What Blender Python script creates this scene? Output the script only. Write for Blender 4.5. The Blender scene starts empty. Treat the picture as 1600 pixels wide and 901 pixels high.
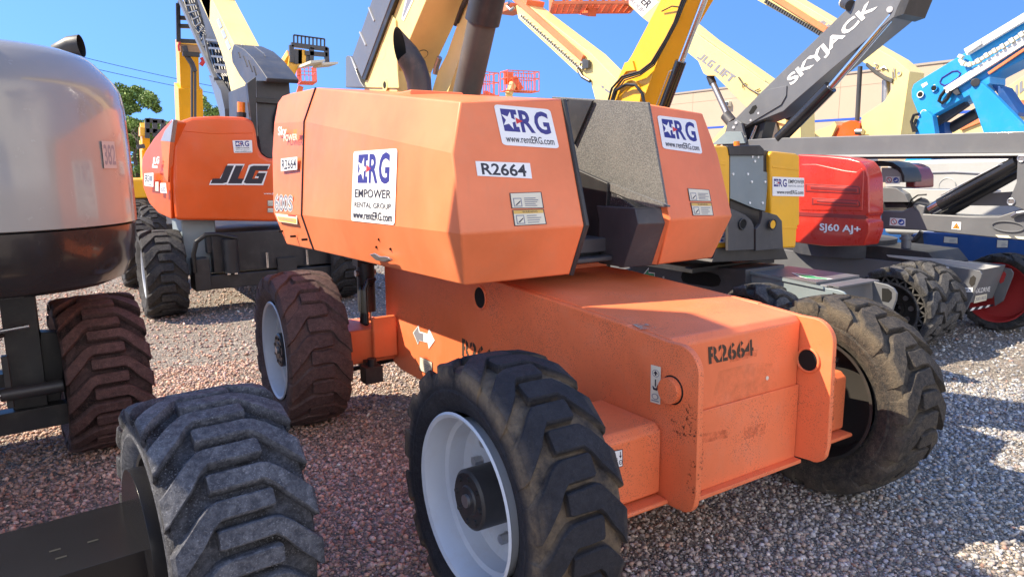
import bpy, bmesh, math, random
import numpy as np
from mathutils import Vector as V, Matrix
random.seed(7); RNG = np.random.default_rng(7)
R_ = math.radians
scene = bpy.context.scene
COL = scene.collection

# ------------------------------------------------------------------ camera
CF, CPIT, CROLL, CYAW = 1104.04, 0.1717, -0.0070, 0.5777      # focal length in px of a 1600 wide picture, pitch, roll, heading
CPOS = V((-2.302, -2.027, 1.654))
FWD = V((math.sin(CYAW)*math.cos(CPIT), math.cos(CYAW)*math.cos(CPIT), -math.sin(CPIT)))
_r = V((math.cos(CYAW), -math.sin(CYAW), 0)); _u = _r.cross(FWD)
RGT = math.cos(CROLL)*_r + math.sin(CROLL)*_u
UPV = -math.sin(CROLL)*_r + math.cos(CROLL)*_u
cam_d = bpy.data.cameras.new('camera'); cam = bpy.data.objects.new('camera', cam_d); COL.objects.link(cam)
cam_d.sensor_width = 36; cam_d.lens = 36*CF/1600; cam_d.clip_end = 2000; cam_d.clip_start = .05
M = Matrix((RGT, UPV, -FWD)).transposed().to_4x4(); M.translation = CPOS
cam.matrix_world = M
scene.camera = cam

def A(px, py, **k):
    """point where the sight line of photo pixel (px,py) meets the real-world plane X=, Y= or Z="""
    d = FWD + (px-800)/CF*RGT + (450.5-py)/CF*UPV
    (a, v), = k.items(); i = 'XYZ'.index(a)
    return CPOS + d*((v-CPOS[i])/d[i])
def AP(px, py, p0, n):
    d = FWD + (px-800)/CF*RGT + (450.5-py)/CF*UPV
    return CPOS + d*((p0-CPOS).dot(n)/d.dot(n))

# ------------------------------------------------------------------ light
SUN = V((-.60, .38, .71)).normalized()           # towards the sun
world = bpy.data.worlds.new('World'); scene.world = world; world.use_nodes = True
wn = world.node_tree; bg = wn.nodes['Background']
sky = wn.nodes.new('ShaderNodeTexSky'); sky.sky_type = 'NISHITA'; sky.sun_disc = False
sky.sun_elevation = math.asin(SUN.z); sky.sun_rotation = math.atan2(SUN.x, SUN.y)
sky.air_density = 1.3; sky.dust_density = .15; sky.ozone_density = 4.0; sky.altitude = 200
hsv = wn.nodes.new('ShaderNodeHueSaturation'); hsv.inputs['Saturation'].default_value = 1.14
tc = wn.nodes.new('ShaderNodeTexCoord'); mp_ = wn.nodes.new('ShaderNodeMapping'); mp_.inputs['Location'].default_value = (0, 0, .46)
wn.links.new(tc.outputs['Generated'], mp_.inputs[0]); wn.links.new(mp_.outputs[0], sky.inputs[0])      # deep clear sky right down to the roofs
wn.links.new(sky.outputs[0], hsv.inputs['Color']); tn = wn.nodes.new('ShaderNodeMix'); tn.data_type = 'RGBA'; tn.blend_type = 'MULTIPLY'; tn.inputs[0].default_value = 1; tn.inputs[7].default_value = (.74, .77, .86, 1)
wn.links.new(hsv.outputs[0], tn.inputs[6]); # added fill light: an unseen white cloud bank low behind the camera
def wmath(op, a, b=None, c=None):
    n = wn.nodes.new('ShaderNodeMath'); n.operation = op; n.use_clamp = False
    for s, v in zip(n.inputs, (a, b, c)):
        if v is None: continue
        if isinstance(v, (int, float)): s.default_value = v
        else: wn.links.new(v, s)
    return n.outputs[0]
sp = wn.nodes.new('ShaderNodeSeparateXYZ'); wn.links.new(tc.outputs['Generated'], sp.inputs[0])
side = wmath('MULTIPLY_ADD', sp.outputs[0], -.45, wmath('MULTIPLY', sp.outputs[1], -.90))
def wramp(v, a, b):
    n = wn.nodes.new('ShaderNodeMapRange'); n.interpolation_type = 'SMOOTHSTEP'; wn.links.new(v, n.inputs[0]); n.inputs[1].default_value = a; n.inputs[2].default_value = b; return n.outputs[0]
cn = wn.nodes.new('ShaderNodeTexNoise'); cn.inputs['Scale'].default_value = 3.2; cn.inputs['Detail'].default_value = 7; wn.links.new(tc.outputs['Generated'], cn.inputs['Vector'])
cm = wmath('MULTIPLY', wmath('MULTIPLY', wramp(side, .05, .45), wmath('SUBTRACT', 1, wramp(sp.outputs[2], .45, .75))), wramp(cn.outputs[0], .36, .56))
cl = wn.nodes.new('ShaderNodeMix'); cl.data_type = 'RGBA'; wn.links.new(cm, cl.inputs[0]); wn.links.new(tn.outputs[2], cl.inputs[6]); cl.inputs[7].default_value = (6.3, 6.05, 5.85, 1)
wn.links.new(cl.outputs[2], bg.inputs[0])
bg.inputs[1].default_value = .15
sl = bpy.data.lights.new('sun', 'SUN'); so = bpy.data.objects.new('sun', sl); COL.objects.link(so)
sl.energy = 4.0; sl.angle = R_(.53); sl.color = (1, .87, .68)
so.rotation_euler = SUN.to_track_quat('Z', 'Y').to_euler(); so.location = (-20, 12, 24)
scene.view_settings.view_transform = 'Standard'; scene.view_settings.look = 'None'
scene.view_settings.exposure = 1.4; scene.view_settings.gamma = 1
scene.render.engine = 'CYCLES'; scene.cycles.max_bounces = 8; scene.cycles.diffuse_bounces = 4

# ------------------------------------------------------------------ materials
MATS = {}
def nodes(name):
    m = bpy.data.materials.new(name); m.use_nodes = True
    nt = m.node_tree; return m, nt, nt.nodes['Principled BSDF'], nt.nodes.new, nt.links.new
def coord(nt, kind='Object'):
    return nt.nodes.new('ShaderNodeTexCoord').outputs[kind]
def ramp(nt, fac, stops):
    r = nt.nodes.new('ShaderNodeValToRGB'); nt.links.new(fac, r.inputs[0])
    e = r.color_ramp.elements
    while len(e) < len(stops): e.new(.5)
    for el, (p, c) in zip(e, stops):
        el.position = p; el.color = (*c, 1) if len(c) == 3 else c
    return r.outputs[0]
def noise(nt, co, sc, det=4, rough=.6, dist=0):
    n = nt.nodes.new('ShaderNodeTexNoise'); n.inputs['Scale'].default_value = sc
    n.inputs['Detail'].default_value = det; n.inputs['Roughness'].default_value = rough; n.inputs['Distortion'].default_value = dist
    nt.links.new(co, n.inputs['Vector']); return n.outputs[0]
def mixc(nt, fac, a, b, mode='MIX'):
    m = nt.nodes.new('ShaderNodeMix'); m.data_type = 'RGBA'; m.blend_type = mode
    for s, v in ((m.inputs[0], fac), (m.inputs[6], a), (m.inputs[7], b)):
        if isinstance(v, (int, float)): s.default_value = v
        elif isinstance(v, tuple): s.default_value = (*v, 1)
        else: nt.links.new(v, s)
    return m.outputs[2]
def bump(nt, h, strength, dist=.01):
    b = nt.nodes.new('ShaderNodeBump'); b.inputs['Strength'].default_value = strength; b.inputs['Distance'].default_value = dist
    nt.links.new(h, b.inputs['Height']); return b.outputs[0]

def paint(name, c, rough=.38, dirt=(.42, .34, .24), amount=.35, coat=0., fade=.12, speck=0., metal=0., stretch=False):
    """weathered sprayed metal: mottled tone, dust blotches, runs, chips"""
    m, nt, p, new, link = nodes(name); co = coord(nt)
    n1 = noise(nt, co, 1.7, 5); n2 = noise(nt, co, 7, 8, .7); n3 = noise(nt, co, 95, 3)
    mp = new('ShaderNodeMapping'); mp.inputs['Scale'].default_value = (9, 9, 1.1); link(co, mp.inputs[0])
    n4 = noise(nt, mp.outputs[0], 2.2, 5, .65)
    lt = tuple(min(1, v*(1+fade)+fade*.10) for v in c); dk = tuple(v*(1-fade) for v in c)
    base = mixc(nt, ramp(nt, n1, [(.35, (0, 0, 0)), (.65, (1, 1, 1))]), dk, lt)
    d1 = ramp(nt, n2, [(.52, (0, 0, 0)), (.80, (amount,)*3)])
    base = mixc(nt, d1, base, dirt)
    d2 = ramp(nt, n4, [(.56, (0, 0, 0)), (.78, (amount*.7,)*3)])
    base = mixc(nt, d2, base, tuple(.55*a+.25*b for a, b in zip(dirt, c)))
    if speck:
        n5 = noise(nt, co, 230, 2, .5)
        base = mixc(nt, ramp(nt, mixc(nt, 1.0, n5, ramp(nt, noise(nt, co, 3.3, 4), [(.35, (.80,)*3), (.7, (1.16,)*3)]), 'MULTIPLY'), [(.60, (0, 0, 0)), (.68, (speck,)*3)]), base, (.06, .045, .035))
    link(base, p.inputs['Base Color'])
    rr = new('ShaderNodeMath'); rr.operation = 'MULTIPLY_ADD'; link(n2, rr.inputs[0]); rr.inputs[1].default_value = .3; rr.inputs[2].default_value = rough-.12
    link(rr.outputs[0], p.inputs['Roughness']); p.inputs['Metallic'].default_value = metal
    p.inputs['Coat Weight'].default_value = coat; p.inputs['Coat Roughness'].default_value = .08
    bb = new('ShaderNodeMath'); bb.operation = 'MULTIPLY_ADD'; link(n3, bb.inputs[0]); bb.inputs[1].default_value = .25; link(n1, bb.inputs[2])
    link(bump(nt, bb.outputs[0], .10, .012), p.inputs['Normal'])
    MATS[name] = m; return m
def plain(name, c, rough=.5, metal=0., var=.12, sc=12, spec=.5):
    m, nt, p, new, link = nodes(name); co = coord(nt); n = noise(nt, co, sc, 5)
    link(mixc(nt, n, tuple(v*(1-var) for v in c), tuple(min(1, v*(1+var)) for v in c)), p.inputs['Base Color'])
    p.inputs['Roughness'].default_value = rough; p.inputs['Metallic'].default_value = metal; p.inputs['Specular IOR Level'].default_value = spec
    MATS[name] = m; return m
def rubber(name, top, groove, dust, R, depth, dustamt=.5):
    """tyre rubber in wheel space (axle = local X): dusty treads, between the lugs packed soil, on some tyres just a darker tone"""
    m, nt, p, new, link = nodes(name); co = coord(nt)
    sx = new('ShaderNodeSeparateXYZ'); link(co, sx.inputs[0])
    cb = new('ShaderNodeCombineXYZ'); link(sx.outputs[1], cb.inputs[0]); link(sx.outputs[2], cb.inputs[1])
    ln = new('ShaderNodeVectorMath'); ln.operation = 'LENGTH'; link(cb.outputs[0], ln.inputs[0])
    n1 = noise(nt, co, 9, 7, .7); n2 = noise(nt, co, 45, 6, .75); n3 = noise(nt, co, 3.0, 3)
    mr = new('ShaderNodeMapRange'); link(ln.outputs['Value'], mr.inputs[0]); mr.inputs[1].default_value = R-depth*.95; mr.inputs[2].default_value = R-depth*.35
    base = mixc(nt, ramp(nt, n2, [(.42, (0, 0, 0)), (.75, (dustamt,)*3)]), top, dust)
    base = mixc(nt, ramp(nt, n1, [(.5, (0, 0, 0)), (.75, (dustamt*.8,)*3)]), base, dust)
    ax = new('ShaderNodeMath'); ax.operation = 'ABSOLUTE'; link(sx.outputs[0], ax.inputs[0])
    gm = ramp(nt, n1, [(.36, (.08,)*3), (.62, (1, 1, 1))])
    gfac = new('ShaderNodeMath'); gfac.operation = 'SUBTRACT'; gfac.inputs[0].default_value = 1; link(mr.outputs[0], gfac.inputs[1])
    # only in the tread band, the sidewall keeps plain dusty rubber
    tb = new('ShaderNodeMapRange'); link(ln.outputs['Value'], tb.inputs[0]); tb.inputs[1].default_value = R-depth*2.6; tb.inputs[2].default_value = R-depth*1.5
    g2 = new('ShaderNodeMath'); g2.operation = 'MULTIPLY'; link(gfac.outputs[0], g2.inputs[0]); link(tb.outputs[0], g2.inputs[1])
    g3 = new('ShaderNodeMath'); g3.operation = 'MULTIPLY'; link(g2.outputs[0], g3.inputs[0]); link(gm, g3.inputs[1])
    base = mixc(nt, g3.outputs[0], base, groove)
    n5 = noise(nt, co, 170, 3, .7); base = mixc(nt, mixc(nt, 1.0, ramp(nt, n5, [(.56, (0, 0, 0)), (.70, (dustamt*.8,)*3)]), ramp(nt, n1, [(.38, (.15,)*3), (.62, (1, 1, 1))]), 'MULTIPLY'), base, tuple(min(.5, v*2.1) for v in dust))
    link(base, p.inputs['Base Color']); p.inputs['Roughness'].default_value = .78; p.inputs['Specular IOR Level'].default_value = .35
    hh = new('ShaderNodeMath'); hh.operation = 'MULTIPLY_ADD'; link(n1, hh.inputs[0]); hh.inputs[1].default_value = .8; link(n2, hh.inputs[2])
    h2_ = new('ShaderNodeMath'); h2_.operation = 'MULTIPLY_ADD'; link(n5, h2_.inputs[0]); h2_.inputs[1].default_value = .35; link(hh.outputs[0], h2_.inputs[2])
    link(bump(nt, h2_.outputs[0], .8, .014), p.inputs['Normal'])
    MATS[name] = m; return m

paint('orange', (.80, .20, .072), .40, (.66, .28, .16), .28, 0, .10)
paint('orange_frame', (.81, .185, .064), .46, (.66, .28, .17), .34, 0, .10, speck=.55)
paint('orange_bright', (.78, .105, .010), .30, (.5, .22, .12), .16, .3, .06)
paint('cream', (.80, .63, .25), .42, (.55, .42, .24), .25, 0, .06)
paint('yellow', (.84, .42, .010), .36, (.5, .36, .12), .18, .2, .06)
paint('skyjack_grey', (.125, .129, .138), .36, (.30, .29, .27), .10, .15, .06)
paint('red', (.52, .026, .012), .26, (.45, .16, .11), .16, .5, .08)
paint('dark_red', (.22, .022, .020), .3, (.2, .1, .08), .15, .3, .08)
paint('blue', (.012, .28, .66), .34, (.25, .34, .45), .18, .2, .06)
paint('navy_body', (.010, .075, .26), .4, (.2, .2, .25), .2, .1, .06)
paint('hood_grey', (.42, .43, .43), .32, (.5, .46, .40), .15, .3, .04)
paint('gloss_silver', (.30, .285, .265), .20, (.30, .28, .25), .10, .75, .05)
paint('gloss_black', (.014, .014, .016), .14, (.08, .07, .06), .08, .15, .10)
paint('cover_black', (.026, .021, .020), .20, (.12, .10, .09), .08, .6, .10)
paint('black', (.018, .018, .020), .42, (.16, .14, .12), .28, 0, .15)
paint('charcoal', (.045, .047, .055), .45, (.22, .20, .18), .25, 0, .12)
paint('chassis_grey', (.115, .12, .13), .38, (.25, .23, .21), .25, 0, .10)
paint('plate_grey', (.20, .245, .265), .45, (.4, .38, .34), .2, 0, .08)
paint('rim_white', (.50, .54, .60), .36, (.36, .27, .20), .28, 0, .05)
paint('rim_inner', (.020, .017, .014), .75, (.09, .07, .05), .3, 0, .03)
paint('rim_red', (.36, .020, .020), .5, (.25, .08, .06), .3, 0, .1)
paint('rust_cyl', (.075, .066, .056), .55, (.18, .145, .11), .4, 0, .15)
paint('pipe', (.050, .047, .050), .42, (.28, .17, .12), .45, 0, .2, metal=.5)
plain('chrome', (.72, .73, .75), .16, 1.0, .08, 5)
plain('steel', (.42, .42, .43), .38, .9, .12, 8)
plain('hole_dark', (.004, .004, .004), .9)  # near-black colour stands in for the shade inside holes and pipe mouths
plain('hose', (.012, .012, .013), .4, 0, .2)
plain('white', (.83, .83, .82), .45, 0, .04)
plain('off_white', (.70, .66, .52), .5, 0, .1)
plain('navy', (.030, .028, .21), .45, 0, .05)
plain('ink', (.022, .021, .035), .5, 0, .1)
plain('stencil', (.055, .035, .022), .7, 0, .35, 60)
plain('decal_red', (.62, .03, .03), .45)
plain('decal_yellow', (.66, .42, .10), .5)
plain('decal_green', (.02, .30, .12), .45)
plain('decal_blue', (.02, .08, .42), .45)
plain('decal_orange', (.8, .25, .02), .45)
plain('decal_grey', (.22, .23, .27), .45)
plain('axle_black', (.010, .010, .012), .22, 0, .2, 6, .35)
plain('amber', (.85, .22, .01), .2, 0, .05)
plain('wood', (.42, .26, .14), .7, 0, .2)
plain('lamp_glass', (.7, .7, .65), .1)
rubber('tyre_worn', (.017, .017, .022), (.21, .155, .10), (.085, .084, .095), .50, .036, .26)
rubber('tyre_tan', (.028, .026, .025), (.12, .095, .065), (.19, .15, .105), .50, .036, .5)
rubber('tyre_brown', (.060, .038, .036), (.11, .062, .05), (.17, .11, .095), .50, .036, .65)
rubber('tyre_grey', (.050, .053, .066), (.014, .012, .012), (.22, .225, .25), .46, .042, .72)  # grooves simply darker than the lug tops
rubber('tyre_maroon', (.070, .040, .038), (.010, .007, .007), (.20, .115, .10), .46, .042, .6)
rubber('tyre_dusty', (.045, .044, .046), (.02, .018, .017), (.22, .205, .18), .42, .05, .6)
rubber('tyre_plain', (.022, .022, .024), (.04, .035, .03), (.13, .12, .11), .48, .035, .5)

def speckled():
    m, nt, p, new, link = nodes('speckled'); co = coord(nt)
    n = noise(nt, co, 150, 2, .6); n2 = noise(nt, co, 4, 5)
    c = ramp(nt, n, [(.30, (.065, .065, .067)), (.50, (.115, .114, .11)), (.72, (.20, .195, .185))])
    link(mixc(nt, ramp(nt, n2, [(.45, (0,)*3), (.8, (.4,)*3)]), c, (.20, .19, .17)), p.inputs['Base Color'])
    p.inputs['Roughness'].default_value = .6; link(bump(nt, n, .4, .004), p.inputs['Normal']); MATS['speckled'] = m
speckled()
def speckled_dark():
    m, nt, p, new, link = nodes('speckled_dark'); co = coord(nt)
    n = noise(nt, co, 150, 2, .6)
    link(ramp(nt, n, [(.45, (.022, .022, .026)), (.60, (.05, .05, .055)), (.72, (.22, .21, .22))]), p.inputs['Base Color'])
    p.inputs['Roughness'].default_value = .55; link(bump(nt, n, .4, .004), p.inputs['Normal']); MATS['speckled_dark'] = m
speckled_dark()

# ------------------------------------------------------------------ mesh helpers
class MB:
    def __init__(s): s.bm = bmesh.new(); s.mats = []; s.i = 0
    def m(s, name):
        if name not in s.mats: s.mats.append(name)
        s.i = s.mats.index(name); return s
    def face(s, pts):
        f = s.bm.faces.new([s.bm.verts.new(p) for p in pts]); f.material_index = s.i; return f
    def mesh(s, verts, faces):
        vs = [s.bm.verts.new(p) for p in verts]
        for f in faces:
            try: s.bm.faces.new([vs[i] for i in f]).material_index = s.i
            except ValueError: pass
        return s
    def prism(s, pts, off):
        off = V(off); pts = [V(p) for p in pts]; n = len(pts)
        nrm = sum(((pts[i]-pts[0]).cross(pts[(i+1) % n]-pts[0]) for i in range(n)), V())
        if nrm.dot(off) > 0: pts = pts[::-1]
        q = [p+off for p in pts]
        return s.mesh(pts+q, [tuple(range(n)), tuple(range(2*n-1, n-1, -1))] + [((i+1) % n, i, n+i, n+(i+1) % n) for i in range(n)])
    def loft(s, rings, caps=True, close=True):
        n = len(rings[0]); vs = [p for r in rings for p in r]; fs = []
        for k in range(len(rings)-1):
            for i in range(n if close else n-1):
                j = (i+1) % n; fs.append((k*n+i, k*n+j, (k+1)*n+j, (k+1)*n+i))
        if caps: fs += [tuple(range(n-1, -1, -1)), tuple(range((len(rings)-1)*n, len(rings)*n))]
        return s.mesh(vs, fs)
    def box(s, x0, x1, y0, y1, z0, z1):
        return s.prism([(x0, y0, z0), (x1, y0, z0), (x1, y1, z0), (x0, y1, z0)], (0, 0, z1-z0))
    def beam(s, p0, p1, w, h, up=(0, 0, 1)):
        """rectangular bar from p0 to p1, w across, h along up"""
        p0, p1 = V(p0), V(p1); d = (p1-p0).normalized(); u = V(up); sd = d.cross(u)
        if sd.length < 1e-4: sd = d.cross(V((1, 0, 0)))
        sd.normalize(); u = sd.cross(d).normalized()
        q = [p0+sd*a*w/2+u*b*h/2 for a, b in ((-1, -1), (1, -1), (1, 1), (-1, 1))]
        return s.prism(q, p1-p0)
    def cyl(s, p0, p1, r0, r1=None, n=20, caps=True):
        r1 = r0 if r1 is None else r1; p0, p1 = V(p0), V(p1); d = (p1-p0).normalized()
        a = d.orthogonal().normalized(); b = d.cross(a)
        rings = [[p+(a*math.cos(t)+b*math.sin(t))*r for t in np.linspace(0, 2*math.pi, n, endpoint=False)] for p, r in ((p0, r0), (p1, r1))]
        return s.loft(rings, caps)
    def tube(s, path, r, n=8, caps=True):
        path = [V(p) for p in path]; rings = []; a = None
        for k, p in enumerate(path):
            d = (path[min(k+1, len(path)-1)]-path[max(k-1, 0)]).normalized()
            a = d.orthogonal().normalized() if a is None else (a-d*a.dot(d)).normalized()
            b = d.cross(a); rr = r[k] if isinstance(r, (list, tuple)) else r
            rings.append([p+(a*math.cos(t)+b*math.sin(t))*rr for t in np.linspace(0, 2*math.pi, n, endpoint=False)])
        return s.loft(rings, caps)
    def lathe(s, prof, n=64, o=(0, 0, 0), close=False):
        """prof = [(x, r)] turned about the X axis through o"""
        o = V(o); rings = [[o+V((x, -r*math.cos(t), r*math.sin(t))) for t in np.linspace(0, 2*math.pi, n, endpoint=False)] for x, r in prof]
        if close: rings.append(rings[0])
        return s.loft(rings, caps=False)
    def build(s, name, parent=None, org=None, bev=0, seg=2, ang=32, smooth=True, fix=True):
        if fix: bmesh.ops.remove_doubles(s.bm, verts=s.bm.verts, dist=1e-5); bmesh.ops.recalc_face_normals(s.bm, faces=s.bm.faces)
        me = bpy.data.meshes.new(name); s.bm.to_mesh(me); s.bm.free()
        for mn in s.mats: me.materials.append(MATS[mn])
        if smooth:
            me.polygons.foreach_set('use_smooth', [True]*len(me.polygons)); me.set_sharp_from_angle(angle=R_(ang))
        o = bpy.data.objects.new(name, me); COL.objects.link(o)
        if org is None: org = worg(parent) if parent else V()
        org = V(org)
        me.transform(Matrix.Translation(-org))
        if parent: o.parent = parent; o.location = org-worg(parent)
        else: o.location = org
        if bev:
            b = o.modifiers.new('edge', 'BEVEL'); b.width = bev; b.segments = seg; b.limit_method = 'ANGLE'; b.angle_limit = R_(28); b.harden_normals = True
        return o
def worg(o):
    p = V()
    while o: p = p+o.location; o = o.parent
    return p
def tag(o, label=None, cat=None, group=None, kind=None):
    for k, v in (('label', label), ('category', cat), ('group', group), ('kind', kind)):
        if v: o[k] = v
    return o
def thing(name, loc, label, cat, group=None):
    o = bpy.data.objects.new(name, None); COL.objects.link(o); o.location = loc; o.empty_display_size = .2
    return tag(o, label, cat, group)
def X(pts, x): return [A(px, py, X=x) for px, py in pts]
def arc(c, r, a0, a1, n=8):
    return [(c[0]+r*math.cos(R_(a0+(a1-a0)*i/n)), c[1]+r*math.sin(R_(a0+(a1-a0)*i/n))) for i in range(n+1)]
def rrect(u0, v0, u1, v1, r, n=4):
    return arc((u1-r, v1-r), r, 0, 90, n)+arc((u0+r, v1-r), r, 90, 180, n)+arc((u0+r, v0+r), r, 180, 270, n)+arc((u1-r, v0+r), r, 270, 360, n)
_T = {}
def text_geo(s, bold):
    if (s, bold) not in _T:
        cu = bpy.data.curves.new('t', 'FONT'); cu.body = s; cu.size = 1; cu.resolution_u = 3; cu.offset = bold
        ob = bpy.data.objects.new('t', cu); COL.objects.link(ob)
        dg = bpy.context.evaluated_depsgraph_get(); dg.update()
        me = bpy.data.meshes.new_from_object(ob.evaluated_get(dg))
        vs = np.array([v.co[:2] for v in me.vertices]); fs = [tuple(p.vertices) for p in me.polygons]
        bpy.data.objects.remove(ob); bpy.data.curves.remove(cu); bpy.data.meshes.remove(me)
        vs = (vs-vs.min(0))/(vs.max(0)-vs.min(0)); _T[(s, bold)] = (vs, fs)
    return _T[(s, bold)]
def decal(parent, name, quad, els, lift=.003, step=.00025, label=None):
    """flat label on a face: quad = lower-left, lower-right, upper-right, upper-left; els in 0..1 units"""
    ll, lr, ur, ul = [V(q) for q in quad]
    n = (lr-ll).cross(ul-ll).normalized()
    if n.dot(CPOS-ll) < 0: n = -n
    mb = MB(); k = 0
    def P(u, v): return (ll*(1-u)+lr*u)*(1-v)+(ul*(1-u)+ur*u)*v+n*(lift+step*k)
    for e in els:
        t = e[0]; mb.m(e[1])
        if t == 'rect': mb.face([P(u, v) for u, v in ((e[2], e[3]), (e[4], e[3]), (e[4], e[5]), (e[2], e[5]))])
        elif t == 'rr': mb.face([P(u, v) for u, v in rrect(*e[2:7])])
        elif t == 'poly': mb.face([P(u, v) for u, v in e[2]])
        elif t == 'disc': mb.face([P(e[2]+e[4]*math.cos(a), e[3]+e[5]*math.sin(a)) for a in np.linspace(0, 2*math.pi, 20, endpoint=False)])
        elif t == 'text':
            s, u0, v0, u1, v1 = e[2:7]; bold = e[7] if len(e) > 7 else .012
            vs, fs = text_geo(s, bold)
            mb.mesh([P(u0+(u1-u0)*a, v0+(v1-v0)*b) for a, b in vs], fs)
        k += 1
    o = mb.build(name, parent, smooth=False, fix=False)
    if label: o['label'] = label
    return o
STAR = [(math.cos(i*math.pi/5)*(1 if i % 2 == 0 else .40), math.sin(i*math.pi/5)*(1 if i % 2 == 0 else .40)) for i in range(10)]
def logo(u0, v0, u1, v1, base='white'):
    """three bold letters, a star cut into the first, a red wedge between the first two"""
    W, H = u1-u0, v1-v0; f = lambda u, v: (u0+W*u, v0+H*v)
    E = [('poly', 'navy', [f(0, .02), f(.33, .02), f(.33, .24), f(.27, .24), f(.27, .76), f(.33, .76), f(.33, .98), f(0, .98)]), ('text', 'navy', 'R', *f(.37, .02), *f(.66, .98), .03), ('text', 'navy', 'G', *f(.68, 0), *f(1, 1), .03)]
    E.append(('poly', base, [f(.145+.175*a, .5+.40*b) for a, b in STAR]))
    E.append(('poly', base, [f(.28, .24), f(.345, .24), f(.345, .76), f(.28, .76)]))
    E.append(('poly', 'decal_red', [f(.285, .36), f(.43, .50), f(.285, .64)]))
    return E
def sign_logo_wide():     # logo over web address
    return [('rr', 'white', 0, 0, 1, 1, .07)]+logo(.09, .34, .92, .92)+[('text', 'ink', 'www.rentERG.com', .08, .08, .93, .26, .004)]
def sign_logo_tall():
    return [('rr', 'white', 0, 0, 1, 1, .04)]+logo(.13, .54, .86, .96)+[('text', 'ink', 'EMPOWER', .08, .345, .91, .465, .012), ('text', 'ink', 'RENTAL GROUP', .08, .205, .92, .28, .006), ('text', 'ink', 'www.rentERG.com', .05, .04, .95, .155, .016)]
def warn(rows=4, head='off_white', side=True, word=None):
    e = [('rect', 'ink', 0, 0, 1, 1), ('rect', 'off_white', .03, .04, .97, .96), ('rect', head, .03, .74, .97, .96)]
    if word: e.append(('text', 'ink', word, .3, .79, .78, .92, .01))
    if side: e += [('rect', 'decal_grey', .08, .1, .34, .66), ('rect', 'off_white', .11, .16, .31, .60), ('poly', 'ink', [(.12, .2), (.3, .5), (.3, .42), (.18, .2)])]
    for i in range(rows): e.append(('rect', 'decal_grey', .42, .14+.58*i/rows, .42+.5*random.uniform(.6, 1), .14+.58*i/rows+.05))
    return e

def block(s, u0, v0, u1, v1, mat):
    """heavy square-cut capitals"""
    g = {'J': [[(0, 0), (.75, 0), (.9, .12), (.9, 1), (.55, 1), (.55, .26), (0, .26)]], 'L': [[(0, 0), (.9, 0), (.9, .27), (.36, .27), (.36, 1), (0, 1)]],
         'G': [[(.0, .1), (.14, 0), (.95, 0), (.95, .58), (.5, .58), (.5, .36), (.62, .36), (.62, .25), (.34, .25), (.34, .75), (.95, .75), (.95, 1), (.14, 1), (0, .9)]],
         'I': [[(0, 0), (.36, 0), (.36, 1), (0, 1)]], 'F': [[(0, 0), (.36, 0), (.36, .36), (.8, .36), (.8, .60), (.36, .60), (.36, .76), (.9, .76), (.9, 1), (0, 1)]],
         'T': [[(.28, 0), (.64, 0), (.64, .74), (.95, .74), (.95, 1), (-.03, 1), (-.03, .74), (.28, .74)]]}
    adv = {'I': .48, ' ': .55}; tot = sum(adv.get(c, 1.06) for c in s); x = 0; out = []
    for c in s:
        for P_ in g.get(c, []): out.append(('poly', mat, [(u0+(u1-u0)*(x+a)/tot, v0+(v1-v0)*b) for a, b in P_]))
        x += adv.get(c, 1.06)
    return out
def stain(name, c, sc, lo, hi, op):
    m, nt, p, new, link = nodes(name); co = coord(nt)
    p.inputs['Base Color'].default_value = (*c, 1); p.inputs['Roughness'].default_value = .8
    tr = new('ShaderNodeBsdfTransparent'); mx = new('ShaderNodeMixShader')
    link(ramp(nt, noise(nt, co, sc, 7, .7), [(lo, (0, 0, 0)), (hi, (op,)*3)]), mx.inputs[0]); link(tr.outputs[0], mx.inputs[1]); link(p.outputs[0], mx.inputs[2])
    link(mx.outputs[0], nt.nodes['Material Output'].inputs['Surface']); MATS[name] = m
stain('rust_stain', (.36, .045, .012), 30, .42, .62, .32); stain('scuff', (.03, .02, .016), 70, .55, .62, .8); stain('peeled', (.42, .34, .26), 26, .44, .54, .9); stain('drip', (.30, .13, .05), 22, .40, .80, .22)
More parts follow.
